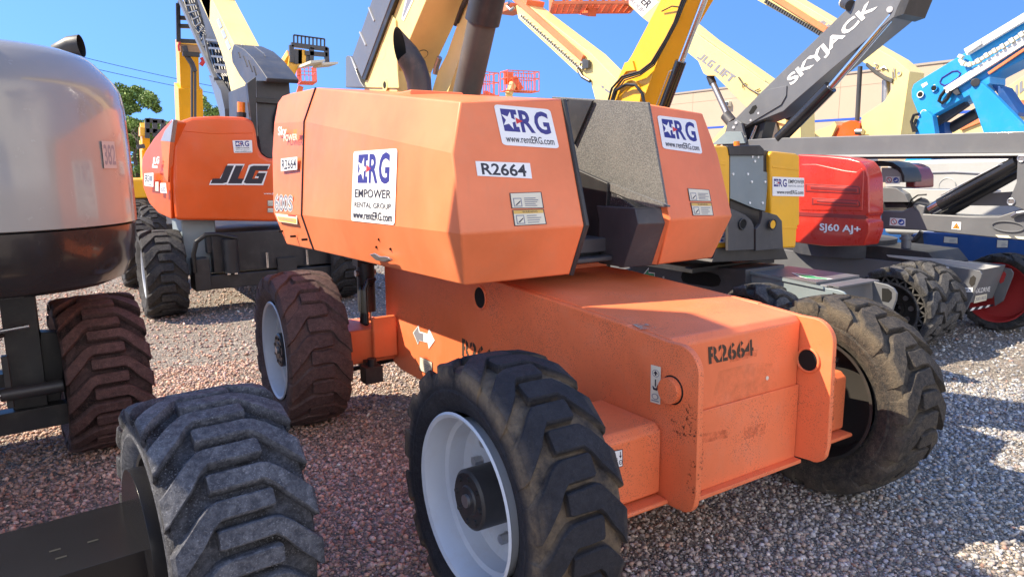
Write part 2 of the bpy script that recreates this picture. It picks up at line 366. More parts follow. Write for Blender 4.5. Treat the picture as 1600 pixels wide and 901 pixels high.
# ------------------------------------------------------------------ wheels
def jag(a): return random.uniform(-a, a)
def tyre_mesh(mat, R, w, rr, n, depth, diag, t, flat=(.16, -.20), skirt=.07, wear=0., crown=.012, seed=1):
    """carcass turned about X plus 2n separate-looking lugs; diag = arc length the outer half of a lug falls back"""
    random.seed(seed); mb = MB().m(mat); Rc = R-depth; h = w/2
    side = [(-h*.80, rr-.005), (-h*.86, rr+.015), (-h*.97, rr+(Rc-rr)*.35), (-h*.988, rr+(Rc-rr)*.44), (-h*1.0, rr+(Rc-rr)*.47), (-h*1.0, rr+(Rc-rr)*.52), (-h*.985, rr+(Rc-rr)*.55), (-h*1.0, rr+(Rc-rr)*.66), (-h*.985, Rc-.028), (-h*.93, Rc-.006), (-h*.7, Rc+.002), (0, Rc+.003)]
    prof = side+[(-x, r) for x, r in side[-2::-1]]
    mb.lathe(prof, 96)
    for k in range(2*n):
        sgn = 1 if k % 2 == 0 else -1; a0 = 2*math.pi*k/(2*n)+jag(.004)
        f0 = flat[0]; dg = lambda v: -diag*max(0, v-f0)/(1-f0)
        vv = [(1.015, -diag-.006, R-skirt), (1.015, -diag*.99, R-skirt*.45), (.965, dg(.965), R-crown-.004), (.82, dg(.82), R-crown*.7), (f0+.22, dg(f0+.22), R-crown*.3), (f0+.06, dg(f0+.06), R-crown*.1), (f0-.06, 0, R), (0, 0, R), (flat[1]+.05, 0, R), (flat[1]+.01, 0, R-.003)]
        rings = []
        for j, (v, da, rt) in enumerate(vv):
            tt = t*(1.62 if j < 3 else 1.55 if j < 5 else 1.22 if j == 5 else 1.0)*(1+jag(wear)); rt = rt-abs(jag(wear))*.02
            if j == len(vv)-1: tt *= .86
            x = sgn*v*h+jag(wear*.02); rb = min(Rc-.004, rt-.004) if j > 1 else rt-.03
            xb = x if j > 1 else sgn*h*.95
            ring = []
            for da2, r, xx in ((-tt/2-.007, rb, xb), (-tt/2, rt-.005, x), (-tt/2+.005, rt, x), (tt/2-.005, rt, x), (tt/2, rt-.005, x), (tt/2+.007, rb, xb)):
                a = a0+(da+da2)/R
                ring.append(V((xx, -r*math.cos(a), r*math.sin(a))))
            rings.append(ring)
        mb.loft(rings, True, True)
    return mb
def link_mesh(name, me, parent, loc, rot=(0, 0, 0)):
    o = bpy.data.objects.new(name, me); COL.objects.link(o); o.parent = parent; o.location = loc; o.rotation_euler = rot; return o
def tmp_mesh(mb, name):
    o = mb.build(name); me = o.data; bpy.data.objects.remove(o); return me
def rim_mesh(mat, R, side, dish, w, inner='rim_inner'):
    """side=-1: dished face towards -X"""
    h = w/2*.82; f = side
    mb = MB().m(mat)
    mb.lathe([(f*(h+.006), R+.004), (f*(h+.012), R-.004), (f*(h+.004), R-.016), (f*(h-.03), R-.026), (f*(h-.075), R-.030), (f*(h-.085), R-.045), (f*(h-dish+.02), R-.055), (f*(h-dish), R-.075), (f*(h-dish-.012), R*.52), (f*(h-dish-.004), R*.42), (f*(h-dish), .05)], 72)
    mb.m(inner)
    mb.lathe([(-f*(h+.006), R+.004), (-f*(h+.004), R-.012), (-f*(h-.04), R-.025), (f*(h-dish-.05), R-.045), (f*(h-dish-.03), .04)], 72)
    return mb
def hub_parts(wheel, side, face_x, r, length, bolt_r, nb=10, mat='black'):
    s = side
    b = MB().m(mat); b.lathe([(s*face_x, 0), (s*face_x, r*.45), (s*(face_x-.006), r*.5), (s*(face_x-.004), r*.9), (s*(face_x-.012), r), (s*(face_x-length), r*1.02)], 40)
    for i in range(8):
        a = 2*math.pi*i/8; y, z = r*.74*math.cos(a), r*.74*math.sin(a); b.cyl((s*(face_x-.012), y, z), (s*(face_x+.003), y, z), .009, n=8)
    b.m('steel').cyl((s*(face_x-.01), 0, 0), (s*(face_x+.010), 0, 0), r*.22, n=12)
    ob = b.build('hub', None); ob.parent = wheel; ob.location = (0, 0, 0)
    for i in range(nb):
        a = 2*math.pi*(i+.3)/nb; y, z = bolt_r*math.cos(a), bolt_r*math.sin(a); x = face_x-length
        c = MB().m('steel').cyl((s*(x-.01), y, z), (s*(x+.036), y, z), .019, n=6).cyl((s*(x-.01), y, z), (s*(x+.006), y, z), .024, n=12)
        o = c.build('lug_nut', None); o.parent = wheel
# ------------------------------------------------------------------ ground
def ground_mat():
    m, nt, p, new, link = nodes('gravel_ground'); co = coord(nt)
    v = new('ShaderNodeTexVoronoi'); v.inputs['Scale'].default_value = 58; link(co, v.inputs['Vector'])
    v2 = new('ShaderNodeTexVoronoi'); v2.inputs['Scale'].default_value = 58; v2.feature = 'DISTANCE_TO_EDGE'; link(co, v2.inputs['Vector'])
    sx = new('ShaderNodeSeparateColor'); link(v.outputs['Color'], sx.inputs[0])
    c = ramp(nt, sx.outputs[0], [(.0, (.10, .095, .09)), (.25, (.29, .26, .225)), (.55, (.44, .39, .325)), (.8, (.38, .29, .235)), (1, (.64, .60, .53))])
    big = noise(nt, co, .45, 4)
    c = mixc(nt, ramp(nt, big, [(.4, (0, 0, 0)), (.7, (.45,)*3)]), c, (.30, .25, .19))
    ed = ramp(nt, v2.outputs['Distance'], [(.0, (.42,)*3), (.16, (1, 1, 1))])
    link(mixc(nt, 1.0, c, ed, 'MULTIPLY'), p.inputs['Base Color'])
    p.inputs['Roughness'].default_value = .85; p.inputs['Specular IOR Level'].default_value = .25
    link(bump(nt, ramp(nt, v2.outputs['Distance'], [(0, (0, 0, 0)), (.3, (1, 1, 1))]), .8, .012), p.inputs['Normal'])
    MATS['ground'] = m
ground_mat()
gb = MB().m('ground'); gb.face([(-400, -400, 0), (400, -400, 0), (400, 400, 0), (-400, 400, 0)])
tag(gb.build('ground', smooth=False), kind='structure')

def stone_mat():
    m, nt, p, new, link = nodes('stones')
    at = new('ShaderNodeAttribute'); at.attribute_name = 'tone'
    n = noise(nt, coord(nt), 120, 3)
    link(mixc(nt, n, at.outputs['Color'], mixc(nt, .5, at.outputs['Color'], (.22, .19, .16)), 'MIX'), p.inputs['Base Color'])
    p.inputs['Roughness'].default_value = .7; p.inputs['Specular IOR Level'].default_value = .35; MATS['stones'] = m
stone_mat()
def pebbles():
    bm = bmesh.new(); bmesh.ops.create_icosphere(bm, subdivisions=1, radius=1)
    ico = np.array([v.co for v in bm.verts]); fac = np.array([[v.index for v in f.verts] for f in bm.faces]); bm.free()
    def spread(n, d0, d1, r0, r1):
        d = np.sqrt(RNG.uniform(d0*d0, d1*d1, n)); a = CYAW+RNG.uniform(-R_(47), R_(45), n)
        return np.c_[CPOS.x+d*np.sin(a), CPOS.y+d*np.cos(a)], r0*(r1/r0)**(RNG.random(n)**2.0)
    xy1, r1 = spread(120000, 1.6, 6.4, .0048, .0165); xy2, r2 = spread(60000, 6.4, 16, .008, .021)
    xy = np.r_[xy1, xy2]; r = np.r_[r1, r2]; n = len(r); k = len(ico)
    P = ico[None]*(1+RNG.uniform(-.22, .22, (n, k, 1)))*np.stack([RNG.uniform(.8, 1.35, n), RNG.uniform(.7, 1.0, n), RNG.uniform(.45, .8, n)], 1)[:, None]
    q = RNG.normal(size=(n, 4))*np.array([1, .22, .22, 1]); q /= np.linalg.norm(q, axis=1)[:, None]
    w, x, y, z = q.T
    Rm = np.stack([1-2*(y*y+z*z), 2*(x*y-z*w), 2*(x*z+y*w), 2*(x*y+z*w), 1-2*(x*x+z*z), 2*(y*z-x*w), 2*(x*z-y*w), 2*(y*z+x*w), 1-2*(x*x+y*y)], 1).reshape(n, 3, 3)
    P = np.einsum('nij,nkj->nki', Rm, P)*r[:, None, None]
    P[:, :, :2] += xy[:, None]; P[:, :, 2] += (r*RNG.uniform(.1, .55, n))[:, None]
    pal = np.array([(.30, .26, .22), (.42, .37, .31), (.55, .50, .43), (.24, .225, .22), (.36, .35, .36), (.40, .29, .22), (.46, .36, .27), (.17, .14, .125), (.70, .67, .62), (.36, .19, .13)])
    c = 1.18*pal[RNG.choice(len(pal), n, p=[.18, .18, .12, .12, .12, .10, .10, .045, .02, .015])]*RNG.uniform(.62, 1.38, (n, 1))
    redder = np.clip((.9-xy[:, 0])/2.2, 0, 1)[:, None]
    c = c*(1+redder*np.array([.24, -.08, -.16]))
    cool = np.clip((xy[:, 0]-.2)/1.5, 0, 1)[:, None]  # bluish tint of the shade put into the stone colour on the right
    c = c*(1+cool*np.array([-.17, -.06, .08]))
    me = bpy.data.meshes.new('gravel'); nf = len(fac)
    F = (fac[None]+np.arange(n)[:, None, None]*k).reshape(-1)
    me.vertices.add(n*k); me.vertices.foreach_set('co', P.reshape(-1).astype(np.float32))
    me.loops.add(n*nf*3); me.loops.foreach_set('vertex_index', F.astype(np.int32))
    me.polygons.add(n*nf); me.polygons.foreach_set('loop_start', np.arange(0, n*nf*3, 3, dtype=np.int32))
    me.polygons.foreach_set('use_smooth', np.ones(n*nf, bool))
    me.update(calc_edges=True)
    ca = me.attributes.new('tone', 'FLOAT_COLOR', 'POINT')
    ca.data.foreach_set('color', np.repeat(np.c_[np.clip(c, 0, 1), np.ones(n)], k, axis=0).astype(np.float32).reshape(-1))
    me.materials.append(MATS['stones'])
    o = bpy.data.objects.new('gravel', me); COL.objects.link(o); tag(o, 'loose tan, grey and reddish gravel spread over the yard', 'gravel', kind='stuff')
pebbles()
# ------------------------------------------------------------------ the large orange boom lift in the middle
T_M1 = tmp_mesh(tyre_mesh('tyre_worn', .50, .345, .315, 16, .036, .14, .076, (.34, -.36), .085, .07, .014, 3), 'tyre_worn')
T_M1B = tmp_mesh(tyre_mesh('tyre_brown', .50, .38, .315, 16, .028, .14, .078, (.34, -.36), .085, .11, .018, 5), 'tyre_brown')
T_M1C = tmp_mesh(tyre_mesh('tyre_tan', .50, .345, .315, 16, .036, .14, .076, (.34, -.36), .085, .07, .014, 4), 'tyre_tan')
RIM_L = tmp_mesh(rim_mesh('rim_white', .3125, -1, .165, .40), 'rim_l'); RIM_R = tmp_mesh(rim_mesh('rim_white', .3125, 1, .165, .40), 'rim_r')
def wheel(root, loc, tyre, rim, side, spin=0, steer=0, hub=None, label=None):
    w = link_mesh('wheel', rim, root, V(loc)-worg(root), (spin, 0, steer))
    if label: w['label'] = label
    link_mesh('tyre', tyre, w, (0, 0, 0))
    if hub: hub_parts(w, side, *hub)
    return w
m1 = thing('boom_lift', (0, 1.2, 0), 'large orange boom lift in the centre, stencilled R2664, on white-rimmed muddy tyres', 'boom lift', 'boom lifts parked in the yard')
HUB = (.150, .108, .165, .185, 10)
wheel(m1, (-1.025, 0, .50), T_M1, RIM_L, -1, .08, 0, HUB, 'near wheel with white dished rim and black hub')
wheel(m1, (-1.01, 2.48, .50), T_M1B, RIM_L, -1, .3, R_(-1.5), HUB, 'wheel with red-brown mud on its worn tyre')
wheel(m1, (.975, 0, .50), T_M1C, RIM_R, 1, .2, 0, HUB)
wheel(m1, (.985, 2.48, .50), T_M1B, RIM_R, 1, .5, 0, HUB)
# chassis
OF = 'orange_frame'
c = MB().m(OF)
yz = [(-.20, .36), (-.20, .98), (-.175, 1.008), (.25, 1.038), (.95, 1.072), (2.47, 1.072), (2.47, .36), (2.26, .31), (0, .31)]
c.prism([(-.385, y, z) for y, z in yz], (.77, 0, 0))
for s in (-1, 1):   # side plates carry the box up to the end plates
    c.prism([(s*.385, y, z) for y, z in [(.02, .37), (.02, 1.026), (.25, 1.036), (.95, 1.070), (2.465, 1.070), (2.465, .355), (2.25, .305), (.1, .305)]], (s*.034, 0, 0))
chas = c.build('chassis', m1, bev=.010, seg=2)
for s in (-1, 1):
    pl = [(.03, 1.022), (-.19, 1.004)]+[(-.255+.10*math.cos(a), .905+.10*math.sin(a)) for a in np.linspace(R_(95), R_(176), 8)]
    pl += [(-.362, .46)]+[(-.295+.062*math.cos(a), .43+.062*math.sin(a)) for a in np.linspace(R_(180), R_(280), 7)]+[(-.20, .362), (.03, .39)]
    MB().m(OF).prism([(s*.390, y, z) for y, z in pl], (s*.028, 0, 0)).build('end_plate', m1, bev=.004)
e = MB().m(OF)                      # bottom flange, weld step, side gusset
e.box(-.388, .388, -.245, -.203, .345, .362); e.box(-.386, .386, -.211, -.2035, .362, .70)
e.build('end_flange', m1, bev=.003)
for s in (-1, 1):                    # axle housings
    b = MB().m(OF)
    b.prism([(s*.422, y, z) for y, z in [(-.185, .40), (-.185, .655), (-.155, .68), (.17, .68), (.17, .40)]], (s*.375, 0, 0))
    b.box(*sorted((s*.422, s*.80)), -.235, .20, .372, .392)
    b.build('axle_housing', m1, bev=.02, seg=3)
    b = MB().m(OF)
    b.box(*sorted((s*.422, s*.84)), 2.30, 2.68, .37, .60); b.box(*sorted((s*.424, s*.60)), 2.26, 2.30, .40, .68); b.box(*sorted((s*.43, s*.52)), 2.30, 2.36, .42, .60)
    b.build('axle_housing', m1, bev=.015)
    b = MB().m('black'); b.cyl((s*.50, 2.60, .66), (s*.50, 2.60, 1.0), .062, n=24); b.m('chrome').cyl((s*.50, 2.60, .56), (s*.50, 2.60, .67), .03)
    b.m('black').box(*sorted((s*.43, s*.57)), 2.56, 2.66, .98, 1.05); b.m('steel').cyl((s*.575, 2.60, .93), (s*.43, 2.60, .93), .022, n=12)
    b.build('axle_cylinder', m1)
b = MB().m('hose')
for k in range(4):
    dx = .018*k; b.tube([A(586-2*k, 436+3*k, X=-.50), A(576-4*k, 437+3*k, X=-.53), A(571-2*k, 452, X=-.56), A(572-2*k, 480, X=-.57), A(574-3*k, 505, X=-.58), A(563-3*k, 524+2*k, X=-.60), A(545, 534+4*k, X=-.62)], .013, 8)
b.build('hydraulic_hose', m1)
b = MB().m('black'); b.beam(A(545, 578, X=-.62), A(618, 560, X=-.40), .035, .03); b.box(-.70, -.58, 2.16, 2.26, .27, .38); b.box(-.66, -.60, 2.2, 2.4, .34, .40)
b.cyl((-.64, 2.2, .37), (-.64, 2.2, .43), .03); b.build('tie_rod', m1, bev=.004)
# round openings and the plug
def ring(parent, name, c0, ax, r, rim_m, hole_m, d=.004):
    b = MB(); c0 = V(c0); ax = V(ax)
    if hole_m: b.m(hole_m).cyl(c0-ax*.01, c0+ax*d, r, n=28)
    b.m(rim_m); a = ax.orthogonal().normalized(); q = ax.cross(a)
    rings = [[c0+(a*math.cos(t)+q*math.sin(t))*(r+.006+.006*math.cos(p))+ax*(d+.006*math.sin(p)) for t in np.linspace(0, 2*math.pi, 32, endpoint=False)] for p in np.linspace(0, 2*math.pi, 8, endpoint=False)]
    b.loft(rings+[rings[0]], False); return b.build(name, parent)
ring(chas, 'lifting_hole', (-.419, 1.17, .963), (-1, 0, 0), .056, OF, 'hole_dark')
ring(chas, 'lifting_hole', (.390, -.245, .817), (-1, 0, 0), .046, OF, 'hole_dark')
b = MB().m(OF).cyl((-.418, -.228, .826), (-.445, -.228, .826), .050, n=32); b.m('hole_dark').cyl((-.417, -.228, .826), (-.421, -.228, .826), .056, n=32); b.build('plug', m1, bev=.003)
# top lip behind the box lid
MB().m('orange').box(-.36, .40, 1.10, 1.14, 1.074, 1.10).build('lid_lip', m1, bev=.004)
# chassis markings
def on(pxs, p0, n): return [AP(px, py, V(p0), V(n)) for px, py in pxs]
ST = [('text', 'stencil', 'R2664', 0, 0, 1, 1, .03)]+[('rect', 'orange_frame', u-.006, -.02, u+.006, 1.02) for u in (.10, .29, .50, .70, .905)]
decal(m1, 'stencil_number', on([(1107.5, 569), (1177.5, 555), (1176.5, 529), (1106, 541)], (0, -.2005, .8), (0, 1, 0)), ST, .001)
decal(m1, 'stencil_number', on([(722, 556), (782, 583), (782, 552), (722, 527)], (-.4195, 1.5, .5), (1, 0, 0)), ST, .001)
cv = lambda l: [(520+x/5.632, 400+y/5.632) for x, y in l]
pl = lambda l: on(cv(l), (-.4195, 1, .5), (1, 0, 0))
b = MB().m('white').prism([p+V((-.0015, 0, 0)) for p in pl([(708, 672), (757, 608), (768, 662), (838, 682), (850, 638), (900, 742), (848, 815), (838, 762), (765, 742), (752, 776)])], (-.0015, 0, 0))
b.m('decal_grey').prism([p+V((-.0035, 0, 0)) for p in pl([(716, 674), (752, 622), (762, 670), (800, 681), (800, 748), (764, 735), (752, 763)])], (-.001, 0, 0))
b.build('direction_arrow', m1, smooth=False)
decal(m1, 'label', on([(656, 578), (676, 588), (676, 565), (656, 556)], (-.4195, 1, .5), (1, 0, 0)), warn(5, 'off_white', False))
decal(m1, 'label', on([(1017, 627), (1032.5, 631.5), (1033.5, 573), (1018, 569)], (-.419, 0, .5), (1, 0, 0)), [('rect', 'off_white', 0, 0, 1, 1), ('disc', 'decal_grey', .5, .8, .36, .1), ('disc', 'off_white', .5, .8, .30, .08), ('poly', 'ink', [(.5, .87), (.25, .79), (.42, .79), (.42, .74), (.58, .74), (.58, .79), (.75, .79)]), ('rect', 'ink', .44, .45, .56, .64), ('poly', 'ink', [(.2, .45), (.3, .35), (.7, .35), (.8, .5), (.68, .5), (.6, .41), (.4, .41), (.3, .45)]), ('rect', 'decal_grey', .12, .05, .88, .08), ('disc', 'decal_grey', .5, .18, .34, .08), ('disc', 'off_white', .5, .18, .26, .06)])
decal(m1, 'load_label', on([(953, 733), (972.5, 727.5), (972, 700.5), (951, 705)], (-.6, -.1855, .5), (0, 1, 0)), [('rect', 'ink', 0, 0, 1, 1), ('rect', 'white', .05, .04, .95, .96), ('text', 'ink', 'MAX', .08, .66, .5, .84), ('text', 'ink', '664 KG', .08, .42, .6, .57), ('text', 'ink', '300 lbs', .08, .2, .6, .35), ('poly', 'ink', [(.78, .9), (.84, .9), (.84, .66), (.92, .66), (.81, .5), (.70, .66), (.78, .66)]), ('disc', 'ink', .81, .28, .13, .14), ('disc', 'white', .81, .28, .09, .09), ('disc', 'ink', .81, .28, .03, .03)])

ep = ((0, -.2118, .5), (0, 1, 0))
decal(m1, 'rust_stain', on([(1093, 693), (1137, 683), (1137, 670), (1093, 678)], *ep), [('rect', 'rust_stain', 0, 0, 1, 1)], .001)
decal(m1, 'rust_stain', on([(1162, 686), (1196, 677), (1196, 660), (1162, 668)], *ep), [('rect', 'rust_stain', 0, 0, 1, 1)], .001)
decal(m1, 'rust_stain', on([(1140, 566), (1182, 556), (1184, 545), (1140, 556)], (0, -.2005, .8), (0, 1, 0)), [('rect', 'rust_stain', 0, 0, 1, 1)], .0006)
decal(m1, 'drip_stain', on([(1112, 640), (1215, 620), (1212, 560), (1112, 578)], (0, -.2005, .8), (0, 1, 0)), [('poly', 'drip', [(0, .2), (.1, 0), (.35, .1), (.5, 0), (.8, .15), (1, .3), (.95, .9), (.6, 1), (.1, .95)])], .0008)
for l in ([(1066, 690), (1089, 712), (1089, 640), (1074, 625)], [(1046, 668), (1070, 690), (1072, 668), (1048, 652)], [(1072, 770), (1088, 770), (1088, 715), (1076, 715)]): decal(m1, 'scuff', on(l, (-.4185, 0, .5), (1, 0, 0)), [('rect', 'scuff', 0, 0, 1, 1)], .001)
decal(m1, 'scuff', [V((-.392, -.3655, .46)), V((-.416, -.3655, .46)), V((-.416, -.3655, .80)), V((-.392, -.3655, .80))], [('rect', 'scuff', 0, 0, 1, 1)], .001)
decal(m1, 'scuff', [V((.392, -.3655, .50)), V((.416, -.3655, .50)), V((.416, -.3655, .86)), V((.392, -.3655, .86))], [('rect', 'scuff', 0, 0, 1, 1)], .001)
pq = lambda l: [A(px, py, Z=1.0172)+V((0, 0, .0045)) for px, py in l]
decal(m1, 'peeled_paint', pq([(960, 497), (1000, 516), (1042, 515), (965, 489)]), [('poly', 'peeled', [(0, .2), (.3, 0), (.7, .1), (1, .0), (.95, .7), (.6, .8), (.2, 1), (0, .8)])], .001)
MB().m('off_white').cyl((.175, -.2002, .762), (.175, -.2025, .762), .009, n=10).build('paint_blob', m1)
# hoods: left (towards the grey lift) with its far end panel, right (towards the yellow lift)
y_up = lambda x, z: .647+.185*(abs(x)-.272)+.308*(z-1.928)
def hood(s):
    a = [(.76, 1.93), (.835, 1.708), (.857, 1.373), (.80, 1.135)]
    near = [V((s*x, y_up(x, z) if z > 1.3 else .665, z)) for x, z in a]
    inner = [V((s*.272, y_up(.272, 1.955), 1.955)), V((s*.272, y_up(.272, 1.385), 1.385)), V((s*.285, .568, 1.150))]
    if s < 0: far = [A(494, 137, X=-.775), A(476, 190, X=-.820), A(472, 336, X=-.860), A(491, 391, X=-.80)]
    else: far = [V((s*.775, 2.6, 2.14)), V((s*.842, 2.70, 1.945)), V((s*.857, 2.8, 1.325)), V((s*.80, 2.78, 1.095))]
    ifar = [V((s*.272, 2.5, 2.14)), V((s*.28, 2.7, 1.15))]
    b = MB().m('orange'); t, u, l, o = near; T, U, L, O = far; it, im, ib = inner; IT, IB = ifar
    for f in ([t, u, U, T], [u, l, L, U], [l, o, O, L], [it, im, l, u, t], [im, ib, o, l], [it, t, T, IT], [o, ib, IB, O], [T, U, L, O, IB, IT]): b.face(f)
    ii = [V((p.x-s*.012, p.y+.09, p.z)) for p in inner]          # folded edge beside the tail
    b.face([it, im, ii[1], ii[0]]); b.face([im, ib, ii[2], ii[1]])
    b.face([ii[0], ii[1], ii[2], IB, IT])
    return b.build('hood', m1, bev=.010, seg=3, ang=5)
hl = hood(-1); hr = hood(1)
pp = [(491, 391), (448, 382), (427, 332), (425, 240), (428, 193), (434, 160), (441, 150), (452, 146), (494, 137), (476, 190), (472, 336)]
xx = [-.80, -.82, -.85, -.85, -.845, -.80, -.79, -.785, -.775, -.820, -.860]
P = [A(px, py, X=x+.001) for (px, py), x in zip(pp, xx)]
b = MB().m('orange')
for t in ((0, 1, 2, 10), (2, 3, 9, 10), (3, 4, 9), (4, 5, 6, 7, 8, 9)): b.face([P[i] for i in t])
ring_ = [P[i] for i in range(9)]; back = [p+V((.30, 0, 0)) for p in ring_]
for i in range(8): b.face([ring_[i], ring_[i+1], back[i+1], back[i]])
b.face(back)
panel = b.build('end_panel', m1, bev=.012, seg=2, ang=6)
b = MB().m('ink'); b.tube([P[8]+V((-.004, 0, 0)), P[9]+V((-.004, 0, 0)), P[10]+V((-.004, 0, 0)), P[0]+V((-.004, 0, 0))], .006, 6); b.build('panel_gap', hl)
FU = ((-.5, y_up(.5, 1.6), 1.6), V((.185, 1, -.308)).normalized())       # planes of the upper front facets
FR = ((.5, y_up(.5, 1.6), 1.6), V((-.185, 1, -.308)).normalized())
SU = ((-.857, 1.2, 1.373), V((-.998, 0, .065)))
decal(hl, 'rental_sign', on([(785, 227), (873.5, 232.5), (859, 171.5), (771, 163.5)], *FU), sign_logo_wide())
decal(hl, 'number_plate', on([(745.7, 275), (831, 279.4), (827.6, 255.2), (742.3, 252)], *FU), [('rect', 'white', 0, 0, 1, 1), ('text', 'ink', 'R2664', .09, .10, .91, .90, .022)])
decal(hl, 'warning_label', on([(799, 325.8), (849.6, 325.6), (845.5, 300), (795.6, 301.7)], *FU), warn(5))
decal(hl, 'warning_label', on([(803.5, 353.3), (854, 350.4), (849.2, 326.8), (800, 328.2)], *FU), warn(4, 'decal_yellow', True, 'WARNING'))
decal(hl, 'rental_sign', on([(549.6, 344.7), (617.5, 351.8), (622, 232), (553.5, 237)], *SU), sign_logo_tall(), .004)
decal(hr, 'rental_sign', on([(1035, 232.3), (1097, 241), (1086.4, 188), (1026, 180.5)], *FR), sign_logo_wide())
decal(hr, 'warning_label', on([(1077, 314.3), (1111, 315), (1107.3, 296.7), (1073.6, 294.4)], *FR), warn(5))
decal(hr, 'warning_label', on([(1082, 337), (1114.4, 337), (1111.2, 316.8), (1078, 316.6)], *FR), warn(4, 'decal_yellow', True, 'WARNING'))
SP = ((-.853, 3, 1.6), V((1, 0, 0)))
decal(panel, 'number_plate', on([(439.5, 267.6), (465, 265), (465, 245), (439.5, 248)], *SP), [('rect', 'white', 0, 0, 1, 1), ('text', 'ink', 'R2664', .06, .1, .94, .9, .02)])
decal(panel, 'model_number', on([(430, 329), (457.5, 330), (457.5, 305), (430, 303)], *SP), [('text', 'white', '600S', -.02, -.04, 1.02, 1.04, .055), ('text', 'decal_grey', '600S', 0, 0, 1, 1, .015)])
decal(panel, 'lettering', on([(435, 222), (466, 219), (466, 196), (435, 198)], *SP), [('text', 'white', 'Sky', .0, .25, .45, 1.0, .02), ('text', 'off_white', 'POWER', .30, .0, .98, .45, .02), ('rect', 'decal_orange', .8, .45, .97, .75)])
decal(panel, 'data_label', on([(436, 346), (465, 350.5), (465, 337), (430.5, 333)], *SP), [('rect', 'off_white', 0, 0, 1, 1), ('rect', 'decal_yellow', .04, .08, .96, .62), ('rect', 'decal_red', .6, .85, .95, 1), ('rect', 'decal_grey', .1, .3, .9, .36), ('rect', 'decal_grey', .1, .45, .8, .5)])
b = MB().m('steel')                                               # hood latch on the tucked-in facet
q = on([(582, 398), (590, 396), (598, 401), (607, 401), (613, 403), (615, 407), (606, 410), (592, 407)], (-.845, 1.9, 1.22), (-.98, 0, -.2))
b.prism(q, (-.02, 0, .004)); b.build('latch', hl, bev=.004)
b = MB().m('hole_dark')
for px, py in ((592, 374), (588, 386), (610, 389)): b.cyl(*[AP(px, py, V((-.857-k, 1.8, 1.373)), V((-.98, 0, -.19))) for k in (-.004, .003)], .007, n=8)
b.build('latch_slot', hl)
b = MB().m('hole_dark')
for px, py in ((441, 361), (460, 369), (478, 374)): c = A(px, py, X=-.835); b.cyl(c-V((.03, 0, 0)), c+V((.01, 0, 0)), .008, n=8)
b.build('rivet_hole', panel)
b = MB().m('black').tube([V((-.262, y_up(.262, 1.95)+.004, 1.95)), V((-.260, y_up(.26, 1.385)+.004, 1.385)), V((-.274, .575, 1.15))], .013, 8); b.build('edge_seal', hl)
# turntable, dark core between the hoods
b = MB().m('charcoal'); b.cyl((0, 1.9, 1.074), (0, 1.9, 1.15), .46, n=64); b.box(-.262, .262, 1.5, 3.1, 1.155, 1.93); b.build('turntable', m1, bev=.006)
b = MB().m('charcoal')
b.box(-.262, .15, .86, 1.5, 1.165, 1.20); b.box(-.262, .13, .74, .86, 1.165, 1.19); b.box(-.262, .14, .80, .96, 1.205, 1.28); b.box(-.262, -.05, 1.02, 1.4, 1.21, 1.55)
b.build('valve_block', m1, bev=.008)
# tail weight / boom end housing on the right of the slot
xs = .235
up = X([(862, 151), (1012, 160), (1040, 320), (992, 322), (949, 286), (903, 264), (872, 240)], xs)
b = MB().m('speckled').prism(up, (.018, 0, 0)); b.build('tail_cover', m1, bev=.004)
lo = X([(947, 290), (992, 324.5), (997, 349.5), (974, 418), (966, 418), (965, 382), (945, 349)], .155)
b = MB().m('speckled_dark').prism(lo, (.11, 0, 0))
b.m('off_white')
b.build('tail_weight', m1, bev=.006)
fr = [A(992, 325, Y=.585), A(1044, 323.5, Y=.53), A(1047, 348, Y=.505), A(997, 349.5, Y=.555), A(1029, 414, Y=.60), A(974, 418, Y=.66)]
b = MB().m('charcoal'); 
b.loft([[fr[0], fr[1], fr[1]+V((0, .3, 0)), fr[0]+V((0, .3, 0))], [fr[3], fr[2], fr[2]+V((0, .3, 0)), fr[3]+V((0, .3, 0))], [fr[5], fr[4], fr[4]+V((0, .2, 0)), fr[5]+V((0, .2, 0))]])
b.build('tail_front', m1, bev=.006)
b = MB().m('speckled').prism(X([(949, 285), (1043, 321), (1043, 323.5), (1014, 323.5), (949, 297)], .150), (.018, 0, 0)); b.build('tail_ledge', m1)
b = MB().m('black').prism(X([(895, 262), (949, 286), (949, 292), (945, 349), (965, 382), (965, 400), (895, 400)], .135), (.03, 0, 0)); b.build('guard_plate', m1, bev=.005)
b = MB().m('black'); b.prism(X([(884, 154), (926, 157), (896, 226), (889, 215)], .215), (.012, 0, 0)); b.prism(X([(838, 152.5), (886, 155.5), (886, 158.5), (842, 156.5)], -.20), (.012, 0, 0)); b.build('flap_and_shadow', m1, bev=.003)  # first plate paints in a diagonal cast shadow, second is the thin flap
